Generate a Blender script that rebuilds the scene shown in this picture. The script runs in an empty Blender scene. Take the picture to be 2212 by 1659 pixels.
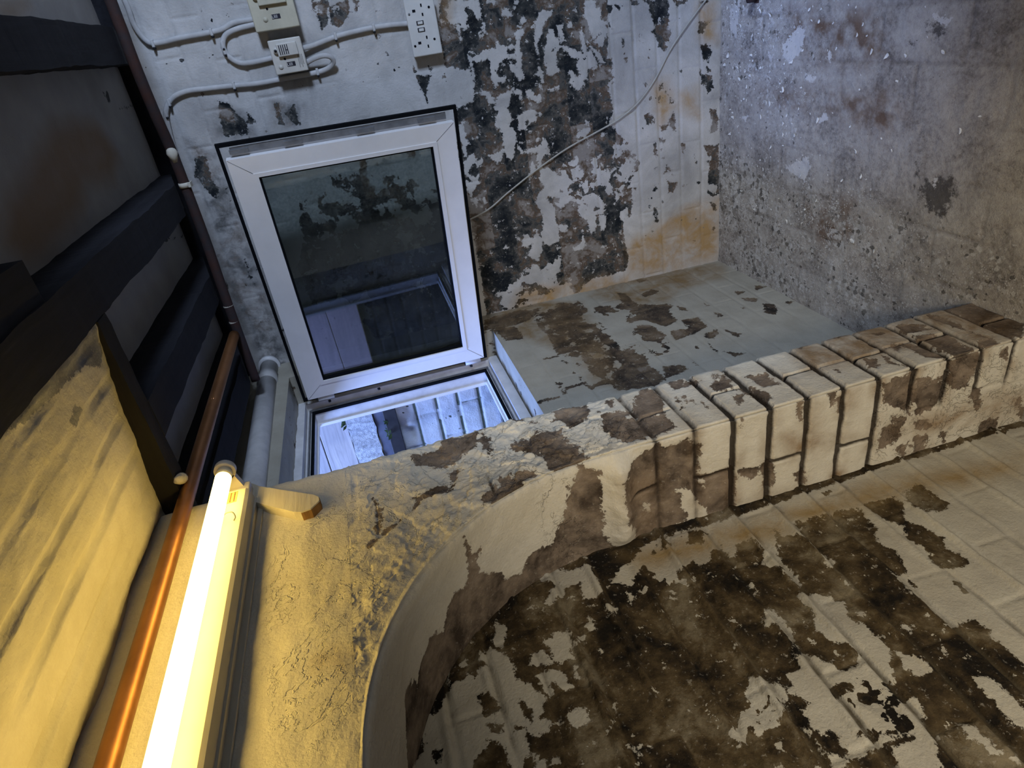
import bpy, math, random
import numpy as np
from mathutils import Matrix, Vector

# Old cellar corner: brick wall with peeling paint, open white window, arched alcove and a lit fluorescent batten.
# World: x = away from the right-hand wall, y = away from the back wall, z = up (metres).
random.seed(7)
C = bpy.context.scene.collection
PI = math.pi
XA, XJ, YA = 1.034, 1.213, 0.206        # pier: outer edge, jamb edge, front plane
XC, ZC, RA = 1.64, 0.93, 0.427          # arch centre and radius
ZB, ZT = 1.64, 1.72                     # joist underside, ceiling boards
COURSE0, COURSE = 0.0665, 0.075         # brick coursing shared by all walls
XE, YE = 3.6, 3.4                       # how far floor and ceiling run on behind the viewer

# shapes of the worn paint (D bare, W painted), stains (O), extra ragged zones (N), faded zones (X): millimetres on each surface
MASK = {
    'W': 'D 1211,747 1077,823 995,852 896,875 850,875 784,878 770,828 772,806 685,807 678,820 669,868 545,885 373,886 136,881 -16,887 4,870 0,770 -2,586 40,495 41,365 84,350 140,355 210,363 229,358 314,347 402,297 438,300 490,346 542,388 578,371 611,375 661,385 667,365 716,361 726,380 813,373 932,364 1041,330 1132,378 1098,450 1227,515 1166,601 1270,661|W 937,841 947,827 937,752 907,749 892,753 892,769 913,775 923,783 926,795 914,796 905,790 871,796 872,810 877,814 888,817 845,817 844,823 870,825 887,829 894,847 919,847|W 852,768 868,756 881,744 851,743 857,753|W 889,691 899,689 910,677 897,661 884,658 887,676|W 934,732 930,704 916,706 917,713 926,714 928,731|W 923,650 921,635 909,640 898,651 901,657|W 871,641 880,626 868,620 859,632 863,641|W 839,660 848,643 848,631 829,633 826,644 803,650 785,647 738,651 720,641 715,649 714,663 727,673 761,666 787,665 806,667 822,660|W 811,751 810,728 826,715 814,707 813,689 814,666 805,666 799,686 789,691 787,665 774,664 778,692 781,699 768,717 755,719 752,712 751,733 731,723 730,702 715,710 721,732 703,734 704,740 725,742 728,749 753,746 786,747 786,758 782,778 785,796 772,798 740,796 703,808 702,813 729,813 739,817 759,803 796,809 806,806 796,794 807,759|W 769,688 768,683 750,671 739,672 740,682 755,685|W 889,569 881,539 870,541 858,560 843,575 819,580 804,597 772,593 746,598 728,589 696,588 697,597 714,599 722,611 732,601 778,601 814,604 837,599 870,589|W 837,555 833,542 815,539 803,528 841,531 842,510 812,513 797,505 791,526 780,496 756,458 799,459 811,463 830,454 791,447 754,445 764,433 739,419 713,413 702,433 714,424 711,446 673,444 684,457 672,458 656,476 661,489 682,506 701,502 711,510 722,505 713,492 693,483 697,464 716,481 737,479 744,470 751,496 763,500 774,515 784,524 777,533 764,543 751,542 720,537 712,562 719,575 747,576 761,583 787,574 815,565|W 840,497 843,486 831,480 827,496|W 684,648 687,635 668,621 665,603 644,603 643,616 668,648|W 678,580 681,542 671,537 668,565 671,581|W 701,800 705,782 700,762 688,756 681,746 675,753 670,746 686,730 691,706 690,661 658,664 662,670 678,670 680,694 657,700 645,710 627,705 607,702 600,714 572,697 552,697 559,737 590,743 590,753 617,757 639,745 652,756 660,747 668,767 688,774|W 629,661 625,624 594,626 588,648 604,657 576,661 566,637 564,652 577,669 576,689 597,685 617,686 621,668|W 542,496 545,459 538,448 512,471 518,504|W 608,872 623,861 610,856 589,852 582,861 584,874|W 895,439 890,403 863,410 869,395 849,386 839,395 832,374 799,376 765,393 766,403 787,418 801,392 788,426 775,432 753,404 733,395 720,388 723,407 738,414 761,425 771,433 801,424 814,434 834,435 857,446|W 617,615 615,605 603,608 607,616|W 605,877 608,859 588,855 562,842 558,857 531,858 529,870 566,866 585,877|W 513,876 538,842 509,833 515,810 495,817 491,832 507,841 492,854 480,864 463,848 470,832 442,833 428,854 409,869 433,880 458,879 454,861 486,878|W 587,739 581,703 546,697 497,715 492,724 520,742 497,753 490,769 519,794 522,756 533,740|W 542,697 516,683 522,621 541,611 524,594 501,601 476,619 457,614 452,588 433,582 437,562 422,540 436,519 443,503 426,485 381,485 379,453 417,442 438,452 414,426 385,388 404,370 350,362 321,388 318,413 351,427 261,434 271,446 284,453 258,459 222,458 203,481 249,489 273,512 293,518 340,505 356,451 361,475 356,507 323,551 309,577 328,594 352,619 310,597 272,601 238,589 200,597 196,634 204,650 245,657 258,647 320,647 346,664 373,648 390,623 423,642 428,633 480,642 499,632 505,684 522,697|W 250,716 251,704 232,691 247,669 224,651 182,661 145,678 177,710 212,689 206,714 212,726|W 170,551 175,521 225,508 172,505 154,515 157,548|W 260,598 251,559 229,565 235,593|W 256,451 254,422 208,430 208,447|W 27,835 57,818 57,838 70,840 72,795 111,765 112,732 134,720 143,686 120,660 148,620 140,600 100,609 76,632 58,609 61,638 52,673 57,731 77,745 65,763 26,744 0,781 4,797 1,802|W 257,376 264,355 234,344 223,366|W 427,680 472,654 449,646 421,669|W 401,863 391,850 374,856 382,863|W 398,833 397,826 378,822 376,829|W 461,382 465,346 488,296 -88,310 -104,356 39,361 83,349 161,362 210,363 233,340 319,380 353,398 393,351 424,341 434,372|W 49,732 61,638 51,580 17,545 35,475 32,366 -3,350 -3,478 -7,715 -2,773 28,752|D 34,578 34,544 13,528 -1,560|D 44,674 49,644 32,642 33,667|D 61,731 58,681 44,674 31,710 39,725|D 345,337 342,321 307,319 283,312 263,330 228,332 234,344 295,336|D 435,340 435,299 417,300 423,332|D 380,553 380,513 367,546|D 356,619 344,581 329,582 344,616|D 365,570 362,559 356,563|D 449,415 460,398 410,402 420,417|D 375,393 366,365 344,370 352,390|D 347,536 340,521 322,527|D 875,293 872,272 862,272 861,283 866,291|D 870,253 859,175 805,171 788,177 768,166 746,173 748,187 733,181 723,193 738,209 769,217 782,230 792,218 823,231 854,235|D 857,156 851,111 838,114 845,134 838,145|D 873,370 872,352 853,356 842,373|D 869,345 864,320 852,332|D 789,70 780,39 753,62 758,76|D 719,65 719,36 691,27 667,42 682,62|D 636,62 631,30 590,24 574,45 604,48 607,65|D 529,36 522,11 482,5 456,8 451,38 489,29|D 547,266 554,248 538,229 519,232 518,259|D 505,212 508,186 543,164 524,158 480,160 502,183 486,207|D 588,177 605,191 573,163 570,175|D 631,213 631,199 617,202 609,214|D 776,328 777,321 761,322 753,329|D 782,274 783,268 765,268 765,273|D 725,324 724,319 710,318 713,322|D 841,73 842,45 833,42 835,67|D 731,382 728,363 691,363 669,375 675,386|D 641,264 642,253 630,256|D 599,212 595,205 576,213 580,218|D 658,141 657,133 653,135|D 650,71 649,68 635,68 640,73|D 833,371 830,363 810,359 815,369|D 658,48 649,33 639,33 643,45|D 455,241 458,229 415,226 410,231 422,237|D 441,145 437,124 413,128 407,137|D 379,193 356,172 351,178 362,190 348,206 368,196|D 330,197 314,176 314,157 282,171 286,192 308,189|D 416,57 412,4 317,0 248,-4 238,22 257,45 297,41 344,35 363,48 365,32 387,45|D 223,35 209,9 184,5 191,22|D 210,242 207,230 190,234 199,246|D 246,247 243,235 220,236 217,248|D 311,244 314,230 303,235 297,245|D 305,86 297,70 289,76|D 433,337 434,299 417,297 416,318|D 411,309 409,294 396,298 398,310|D 434,215 436,207 426,212|D 396,94 392,86 382,91|D 371,94 369,82 361,85|D 258,264 253,256 248,261|D 156,284 155,281 131,282 135,285|D 166,260 165,247 162,257|D 467,217 458,196 452,202 456,214|D 131,23 129,15 112,21|D 377,241 378,232 370,236|D 404,210 404,202 399,206|W 280,41 285,22 261,3 252,19 262,38|W 381,41 381,29 365,29 361,38|D 997,1203 992,1161 966,1165 940,1175 925,1197 964,1199 975,1209|D 978,1165 985,1109 955,1110 921,1150 939,1169|D 983,1095 981,1079 953,1096|D 799,1514 786,1491 739,1466 701,1462 710,1531 759,1524|D 760,1453 727,1436 731,1459|D 770,1377 770,1359 708,1365 713,1377|D 740,1355 757,1322 703,1320 706,1337|D 776,967 769,924 739,942 699,950 734,958 759,967|D 800,970 785,962 786,969|D 793,927 788,913 776,923|D 953,1041 951,1036 943,1042|D 966,1078 962,1073 951,1078|D 672,1618 664,1596 606,1603 565,1593 546,1610 586,1628 621,1646|D 827,1558 824,1539 814,1549|X 793,1519 756,1454 695,1446 707,1553|X 777,1378 753,1295 695,1312 712,1391|N 501,601 513,433 453,298 305,307 244,394 308,512 389,583 465,636|N 118,812 146,612 49,606 -2,773|O 141,353 172,288 210,160 227,70 225,-1 15,-3 3,14 2,165 21,360|O 829,78 830,22 723,16 723,48 755,76|O 637,236 638,179 548,152 512,212 561,228|O 589,136 599,77 510,78 546,137|O 56,764 57,622 28,348 -35,343 -28,632 -13,800|O 916,872 917,845 892,848 893,872|O 951,860 948,832 921,845 919,867|D 448,1393 489,1357 500,1296 548,1247 534,1174 488,1174 493,1142 478,1036 424,1036 429,940 188,961 -61,973 19,1284 156,1263 190,1432 299,1449 377,1402|D 587,1179 583,1162 511,1174 532,1193|D 595,1041 589,1006 552,1020 560,1036|W 525,1306 503,1224 465,1240 480,1313|W 430,1158 424,1098 377,1109 381,1157|W 406,1071 400,1009 357,1012 363,1074|W 396,1373 388,1339 358,1311 362,1358|W 214,1363 215,1312 184,1295 170,1349|W 326,1108 321,1083 279,1067 293,1102|W 472,1362 465,1329 429,1327 442,1359|W 418,1306 443,1251 394,1246 379,1293|W 179,1102 159,1073 136,1091|N 571,1368 483,905 -61,973 67,1467|X 719,1632 669,1562 -140,1568 -120,1640 258,1665|D 441,1538 439,1531 370,1530 313,1541 315,1550 372,1543|D 361,1588 317,1592 300,1587 303,1599',
    'S': 'D 126,895 156,816 256,822 241,875 149,889|D 161,746 189,687 315,682 421,705 420,763 292,749 214,755|D 433,699 478,665 603,666 698,687 658,688 617,703 568,716 512,711|D 248,610 281,589 411,584 468,587 502,557 564,545 615,559 661,552 701,553 719,592 698,687 617,678 560,629 442,617 335,621|D 49,573 174,568 179,592|D 77,430 93,409 157,416 203,413 237,378 257,334 284,324 315,355 371,360 396,366 413,411 385,426 334,446 314,478 238,456 196,488 157,448|D 358,483 374,443 467,438 498,470 465,510 410,502|D 394,354 401,299 478,309 496,364 505,404 506,429 447,414 454,360|D 132,369 118,322 144,302 161,327 162,367|D 517,344 507,304 533,305 556,335 537,352|D 290,316 311,300 348,304 328,320|D 314,233 342,222 344,234|D 532,520 563,508 566,516|D 572,819 588,802 607,818|D 615,814 639,807 644,821|D 644,891 648,831 658,835 658,892|D 611,804 610,741 620,745 626,806|D 575,753 578,742 595,754|D 530,757 554,753 557,760|D 420,810 420,763 427,764 431,810|D 142,536 169,496 224,492 215,538 180,559|D 2,327 29,289 38,331|D 459,762 482,750 493,757|D 491,734 513,722 518,733|D 622,755 636,741 627,697 648,684 652,747|D 394,243 419,228 434,248|D 498,456 517,452 517,465|D 560,395 599,396 581,407|D 566,358 635,361 614,371|D 649,450 673,447 673,453|D 140,747 117,687 188,672 218,748|D 631,531 653,481 682,480 696,550|D 290,110 299,82 316,88 320,113|D 347,119 375,77 400,100 375,121|D 419,87 434,64 475,74 510,104 480,123|D 281,29 309,-3 315,43|D 393,240 429,229 439,242|D 527,280 568,254 581,272 561,279|D 311,231 346,224 346,239|D 641,349 676,307 681,341|D 441,25 454,6 467,29|D 410,157 420,149 426,162|D 652,450 676,444 665,451|N -9,744 101,580 302,616 442,617 560,629 669,681 587,707 418,711 234,753|N 170,574 258,441 425,505 430,581 281,589|N 432,578 519,463 607,408 564,519 486,584|O -82,887 -25,699 83,573 311,601 558,631 693,684 628,732 446,718 325,781 147,892|O -47,484 -46,228 29,1 168,82 169,250 265,338 168,449 50,521|D 39,638 83,573 333,624 450,617 560,629 610,666 466,657 443,696 463,717 430,746 420,708 260,681 168,703 144,741 82,707|D 40,902 25,859 28,722 109,731 139,811 130,888 216,901 321,930 325,951 160,932',
    'B': 'W 1396,1242 1387,1208 1385,1194 1371,1207 1359,1202 1354,1184 1371,1171 1388,1157 1408,1155 1421,1161 1435,1147 1465,1128 1472,1122 1479,1130 1496,1140 1510,1134 1523,1138 1523,1155 1514,1169 1541,1172 1558,1183 1563,1203 1521,1202 1502,1225 1525,1234 1526,1248 1545,1252 1517,1333 1482,1312 1459,1313 1433,1306 1440,1287 1408,1267|W 1340,1181 1336,1170 1303,1165 1315,1153 1331,1151 1362,1164 1355,1175|W 1372,1107 1372,1085 1363,1078 1370,1053 1409,1064 1423,1064 1423,1086 1414,1096 1390,1091|W 1410,1135 1389,1117 1390,1106 1413,1098 1421,1099|W 1431,1129 1429,1099 1442,1085 1459,1088 1468,1080 1471,1099 1450,1106 1452,1115 1466,1111 1463,1126 1440,1125|W 1434,1073 1437,1065 1462,1068 1455,1073|W 1512,1104 1502,1094 1509,1080 1529,1076 1532,1094 1526,1105|W 1554,1147 1563,1134 1574,1136 1569,1152|W 1546,1168 1556,1154 1578,1161 1573,1174|W 1228,1061 1229,1032 1245,1012 1246,974 1268,975 1305,971 1320,976 1316,1011 1278,1003 1283,1033 1298,1039 1309,1070 1294,1074 1266,1041 1249,1065|W 1346,979 1352,964 1362,970 1369,986|W 1366,1024 1352,1012 1385,1014 1378,1024|W 1326,1012 1336,995 1336,1008|W 1207,1002 1207,974 1228,971 1215,1002|W 1296,951 1268,912 1277,890 1332,915 1355,939 1329,938 1314,942|W 1366,1241 1362,1226 1375,1225 1374,1236|W 1586,1039 1584,1028 1598,1035|W 1388,1045 1386,1034 1394,1037|W 1415,1021 1425,1016 1434,1021 1430,1026|W 1267,1224 1249,1206 1257,1206 1271,1221|D 1432,1222 1436,1205 1460,1193 1469,1202 1472,1220 1453,1220|D 1461,1165 1483,1151 1502,1157 1490,1164 1475,1167|D 1479,1219 1487,1204 1490,1196 1505,1204 1494,1216|D 1500,1182 1506,1164 1511,1168 1506,1181|D 1506,1305 1495,1300 1498,1290 1515,1293 1518,1301|D 1386,1226 1391,1213 1404,1221|D 1473,1317 1479,1308 1485,1315|W 1251,877 1238,859 1234,827 1232,775 1238,735 1263,733 1289,741 1297,758 1319,771 1324,799 1314,802 1280,804 1296,805 1336,826 1339,837 1330,842 1325,865 1329,875 1317,879 1285,884 1289,894 1306,918 1328,914 1356,938 1332,941 1316,938 1299,954 1281,933 1266,916 1272,903|D 1234,772 1253,742 1277,763 1266,789|D 1235,826 1246,814 1268,831 1262,839|D 1269,869 1247,840 1267,854|D 1245,797 1246,792 1255,800|D 1289,786 1292,782 1294,787|W 1263,733 1245,675 1267,590 1314,590 1364,595 1368,600 1328,600 1316,626 1293,631 1350,661 1414,663 1422,669 1417,675 1378,678 1359,697 1331,678 1302,680 1299,707 1329,729 1323,736 1284,740|W 1390,741 1389,736 1407,736 1409,741|W 1383,597 1383,589 1403,592 1415,601 1405,605|W 1453,753 1443,739 1449,735 1490,737 1506,739 1504,745 1474,750 1474,767|W 1446,686 1449,680 1472,673 1471,643 1527,686 1513,692 1494,696 1474,680|W 1345,980 1350,963 1359,965 1357,976 1368,988|W 1246,640 1260,516 1254,462 1228,334 1400,-271 1869,443 1657,486 1624,485 1575,480 1573,522 1509,524 1452,526 1466,502 1427,483 1399,503 1361,471 1309,461 1279,501|D 1254,433 1238,399 1251,384 1293,390 1324,388 1364,415 1387,400 1422,391 1441,406 1484,395 1484,432 1465,451 1428,435 1403,446 1375,426 1346,443 1303,448|D 1306,364 1292,326 1319,322 1356,320 1370,338 1357,373 1328,380|D 1326,474 1361,471 1383,494 1427,483 1469,505 1452,526 1411,521 1387,508|D 1496,451 1509,442 1536,450 1529,455|D 1481,509 1495,507 1492,515|W 1444,683 1446,657 1477,624 1515,651 1522,633 1546,630 1569,627 1586,635 1616,664 1615,682 1629,678 1641,671 1646,651 1666,654 1687,673 1714,681 1733,692 1753,711 1738,755 1696,730 1694,692 1684,711 1693,761 1690,792 1714,824 1684,809 1633,814 1633,806 1668,809 1692,788 1663,777 1642,806 1612,799 1609,782 1583,802 1578,790 1555,790 1560,759 1534,753 1552,725 1586,707 1580,687 1565,672 1548,680 1535,696 1505,703 1478,683|D 1609,716 1625,690 1664,682 1659,710 1640,723 1624,734|D 1654,749 1668,734 1679,710 1678,743 1665,756|D 1650,806 1649,786 1663,777 1668,800 1660,808|D 1671,694 1676,689 1685,701|D 1598,744 1605,734 1611,745|W 1581,624 1589,612 1607,600 1624,607 1628,622 1609,630|W 1695,629 1703,614 1744,611 1743,623 1728,627 1709,634|W 1649,559 1660,539 1688,538 1707,541 1736,547 1745,558 1710,571 1684,564 1665,566|W 1443,748 1448,737 1517,741 1553,741 1568,746 1533,746 1484,748 1473,764|W 1546,839 1553,819 1577,801 1606,815 1615,839 1590,840 1567,844|W 1589,878 1609,870 1618,870 1611,889|W 1583,1037 1585,1024 1596,1032|W 1639,861 1642,852 1654,855 1650,866|W 1549,583 1552,566 1560,580|N 1590,723 1622,654 1679,687 1658,761|N 1304,936 1330,804 1433,793 1414,883|N 1553,925 1576,819 1647,867 1615,958|O 1244,911 1259,688 1257,401 1303,94 1346,142 1311,405 1311,719 1292,895|W 1242,874 1243,763 1234,662 1231,511 1226,352 1230,-7 1347,93 1293,307 1302,416 1295,557 1294,652 1296,737 1318,830 1281,874|D 1234,772 1253,742 1277,763 1266,789|D 1235,826 1246,814 1268,831 1262,839|D 1269,869 1247,840 1267,854|D 1227,585 1231,554 1237,567|D 1240,497 1246,476 1253,491',
    'F': 'D 1060,787 1048,749 1083,745 1141,766 1132,812 1104,837 1095,810|D 1119,809 1147,769 1190,768 1199,805 1200,828 1196,876 1170,887|D 1059,697 1045,661 1067,652 1078,695|D 1095,647 1062,599 1116,611 1119,649|D 1124,611 1134,577 1180,567 1201,597 1161,602|D 1145,632 1150,607 1180,637|D 1033,713 1042,680 1075,685 1075,714|D 1101,727 1101,723 1132,727 1134,731|D 1105,713 1104,708 1129,711 1129,715|D 1114,702 1115,698 1142,701 1142,705|D 1114,725 1115,723 1139,728 1139,731|D 1136,690 1141,689 1163,691 1161,694|D 1027,63 1020,18 1026,-10 1157,-10 1218,58 1162,67 1092,65|D 1180,95 1211,100 1213,136 1182,133|D 1053,203 1063,179 1077,157 1107,154 1095,207 1068,207|D 1110,208 1131,150 1208,160 1213,207 1156,207|D 1119,251 1147,221 1210,226 1191,251|D 1139,347 1155,328 1191,350 1170,356|D 1147,310 1200,305 1176,323|D 1039,110 1080,101 1178,106 1120,116 1059,124|D 1031,326 1038,316 1048,326 1043,333|D 1149,417 1154,408 1162,416|D 1061,261 1074,240 1078,252|D 1034,1157 1045,1105 1092,1119 1126,1165 1101,1231 1059,1230 1071,1191|D 1099,1044 1112,958 1157,957 1214,942 1237,988 1218,1016 1161,1021 1117,1053|D 1124,887 1151,804 1206,830 1201,870 1171,886|D 1031,1100 1051,1094 1134,1093 1146,1103 1077,1104|D 1132,1168 1142,1160 1188,1173 1198,1204 1208,1234 1222,1243 1230,1261 1271,1313 1289,1330 1278,1333 1231,1272 1193,1242 1184,1209 1173,1177|D 1167,1310 1200,1304 1259,1307 1257,1312|D 1203,1101 1210,1032 1253,1099 1261,1144|D 1037,955 1033,885 1062,882 1099,900 1110,941 1077,956|D 1102,876 1093,836 1112,813 1122,838 1158,817 1196,825 1193,848 1187,871 1166,884 1133,890|D 1088,801 1033,757 1036,751 1121,790 1098,807|D 1031,1037 1035,1018 1047,1014 1056,1028|D 1054,845 1054,832 1078,845 1069,850|D 1037,817 1052,817 1061,826|D 1068,872 1090,874 1085,877|D 1045,1010 1074,992 1074,995|D 1034,1101 1039,1092 1086,1090 1086,1102|N 1057,1233 1038,1087 1090,891 1138,798 1235,843 1233,983 1243,1042 1244,1168 1298,1331 1274,1343 1192,1232|O 1468,1398 1463,1384 1473,1367 1488,1372 1479,1395|O 934,409 959,87 1144,-24 1224,64 1173,146 1167,315 1143,465|N 1279,1486 1199,1442 1118,1365 1059,1230 1107,1102 1215,1075 1266,1145 1341,1252 1419,1321 1502,1351 1602,1358 1572,1443 1385,1473|D 1096,570 1100,531 1149,535 1147,569|D 1061,632 1058,606 1081,627|D 1031,424 1031,407 1054,418|D 1115,269 1122,240 1157,279',
    'T': 'D 889,162 812,141 763,129 749,106 709,97 660,96 659,-5 722,-1 724,20 735,37 751,65 753,81 768,100 785,84 771,69 773,40 763,16 765,1 789,-1 805,-16 867,-9 873,30 893,77 893,126|W 795,111 787,101 795,97|W 848,76 840,68 836,52 844,58|W 683,66 676,64 681,58|W 739,93 724,88 726,69|D 657,90 618,82 610,57 628,56 655,72|D 601,84 580,77 576,30 591,15 607,31 601,49|D 536,40 513,42 505,-4 524,8|D 886,175 871,179 812,197 802,185 754,191 743,167 732,172 736,118 740,75 798,86 868,110|D 358,188 294,199 283,90 315,125 352,145|D 287,181 230,169 214,113 231,87 276,96|D 219,199 148,205 143,145 169,126 201,136|D 113,20 88,31 61,4 64,-28 105,-16|D 266,39 239,35 226,-6 258,-6|D 107,194 85,196 77,165 104,168|D 36,62 14,69 -4,3 26,40|D 339,120 293,97 298,76 331,91|D 202,28 190,25 187,0 192,2|D 307,24 282,30 286,3|D 658,234 649,236 649,183 655,193|D 543,205 527,204 527,155 541,171|D 460,193 444,192 442,142 455,154|D 1206,196 1198,178 1197,156 1178,151 1180,142 1197,144 1193,109 1149,72 1143,54 1106,41 1090,62 1074,70 1039,60 1028,73 1012,114 966,206 929,183 933,36 883,-41 871,-34 919,-151 1113,-183 1299,-123 1415,-87 1485,32 1464,60 1430,109 1403,105 1395,79 1368,99 1328,106 1298,81 1282,104 1254,119 1224,106 1215,121|N 1051,208 979,192 960,-35 1044,11|O 664,-25 611,9 444,-17 440,-61 609,-39 787,-12|O 889,162 812,141 805,-16 867,-9|O 566,137 239,35 0,19 18,83 335,87 541,72|O 527,204 499,188 496,115 516,117|O 453,207 420,198 419,156 443,150|N 373,209 272,213 59,230 -10,-18 139,-10 278,5 367,15|D 348,91 323,93 303,51 326,30 349,42|D 273,78 247,79 234,57 265,57|D 151,104 131,116 115,84 127,61|D 611,90 583,85 589,42 605,52|D 482,215 460,201 461,168 474,176',
    'C': 'O 1004,706 918,749 813,774 632,829 504,828 385,814 342,773 315,734 428,694 597,714 659,681 898,648 962,659|O 615,1024 472,1039 559,1005 642,1002|D 177,827 -75,826 -85,820 170,823|D 291,522 -89,451 -87,442 289,517|D 247,865 209,865 213,843 244,843|D 642,1002 644,988 653,986 654,998',
    'G': 'O 336,795 682,779 720,665 520,662 358,699|O 211,592 729,616 793,558 749,505 474,560 221,555|O 473,303 653,351 738,286 505,194|D 812,751 850,747 864,733 850,714 821,726|D 763,713 788,710 778,701|D 875,440 941,461 957,423 940,362 889,370 846,416|D 830,473 856,470 849,443|W 324,710 391,752 416,748 409,699 362,663 334,677|W 820,765 871,751 863,738 826,756|W 56,805 96,830 112,826 92,728 57,753|W 515,695 528,685 524,670 512,675|W 490,532 523,553 531,535 498,518|W 360,389 464,433 480,407 459,367 418,373|W 126,506 172,516 156,497|W 98,341 128,268 121,217 93,221|W 197,276 233,245 217,227 191,246|W 890,446 902,445 895,421|W 428,639 477,636 467,622 430,624|W 263,692 285,681 280,663 265,673',
}


# ------------------------------------------------------------------ numeric helpers
def vnoise(x, y, seed=0):
    x = np.asarray(x, float); y = np.asarray(y, float)
    xi = np.floor(x).astype(np.int64); yi = np.floor(y).astype(np.int64)
    fx = x-xi; fy = y-yi
    fx = fx*fx*(3-2*fx); fy = fy*fy*(3-2*fy)
    def h(a, b):
        n = (a*374761393 + b*668265263 + seed*974711) & 0x7fffffff
        n = ((n ^ (n >> 13))*1274126177) & 0x7fffffff
        return ((n ^ (n >> 16)) & 0xffff)/65535.0
    return (h(xi, yi)*(1-fx)+h(xi+1, yi)*fx)*(1-fy) + (h(xi, yi+1)*(1-fx)+h(xi+1, yi+1)*fx)*fy
def fbm(x, y, seed=0, octaves=4):
    s = 0; a = 1.0; t = 0
    for k in range(octaves):
        s = s + a*vnoise(x*2**k+17.3*k, y*2**k-9.1*k, seed+k); t += a; a *= .5
    return s/t - .5
def polys(key):
    out = []
    for p in MASK[key].split('|'):
        t = p.split()
        out.append((t[0], np.array([[float(a)/1000 for a in q.split(',')] for q in t[1:]])))
    return out
def sdist(U, V, P, lim=.045):
    """signed distance (positive inside) from points to polygon P, clipped at lim"""
    d = np.full(U.shape, -lim)
    lo = P.min(0)-lim; hi = P.max(0)+lim
    idx = np.where((U > lo[0]) & (U < hi[0]) & (V > lo[1]) & (V < hi[1]))[0]
    if len(idx) == 0: return d
    u = U[idx]; v = V[idx]
    best = np.full(len(idx), 1e9); inside = np.zeros(len(idx), bool)
    n = len(P)
    for i in range(n):
        a = P[i]; b = P[(i+1) % n]
        ex, ey = b-a
        L = ex*ex+ey*ey+1e-12
        t = np.clip(((u-a[0])*ex+(v-a[1])*ey)/L, 0, 1)
        best = np.minimum(best, (u-a[0]-t*ex)**2+(v-a[1]-t*ey)**2)
        if abs(ey) > 1e-12:
            c = ((a[1] > v) != (b[1] > v)) & (u < (ex*(v-a[1])/ey+a[0]))
            inside ^= c
    best = np.sqrt(best)
    d[idx] = np.clip(np.where(inside, best, -best), -lim, lim)
    return d
def masks(key, U, V, base):
    U = U.ravel(); V = V.ravel()
    s = np.full(U.shape, .045*base); mot = np.zeros_like(s); sta = np.zeros_like(s); fade = np.zeros_like(s)
    for kind, P in polys(key):
        d = sdist(U, V, P)
        if kind == 'D': s = np.minimum(s, -d)
        elif kind == 'W': s = np.maximum(s, d)
        elif kind == 'N': mot = np.maximum(mot, np.clip(.5+d/.03, 0, 1))
        elif kind == 'O': sta = np.maximum(sta, np.clip(.5+d/.05, 0, 1))
        elif kind == 'X': fade = np.maximum(fade, np.clip(.5+d/.03, 0, 1))
    return dict(paint=s, mottle=mot, stain=sta, fade=fade)
def brick_tone(U, Z, brick, seed):
    k = np.floor((Z-COURSE0)/COURSE)
    sh = np.where(np.mod(k, 2) == 0, 0., brick/2) + (np.mod(k*7919+seed*31, 13)/13-.5)*.03
    return vnoise(k*7.3+.5, np.floor((U+sh)/brick)*5.7+.5, seed+200)-.5
def groove(d, w):
    """1 in the middle of a joint, 0 outside half width w"""
    return np.clip(1-np.abs(d)/w, 0, 1)**.6
def courses(Z):
    k = np.floor((Z-COURSE0)/COURSE+.5)
    return k, Z-(COURSE0+k*COURSE)
def smooth(a, b, x):
    t = np.clip((x-a)/(b-a), 0, 1)
    return t*t*(3-2*t)

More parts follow.
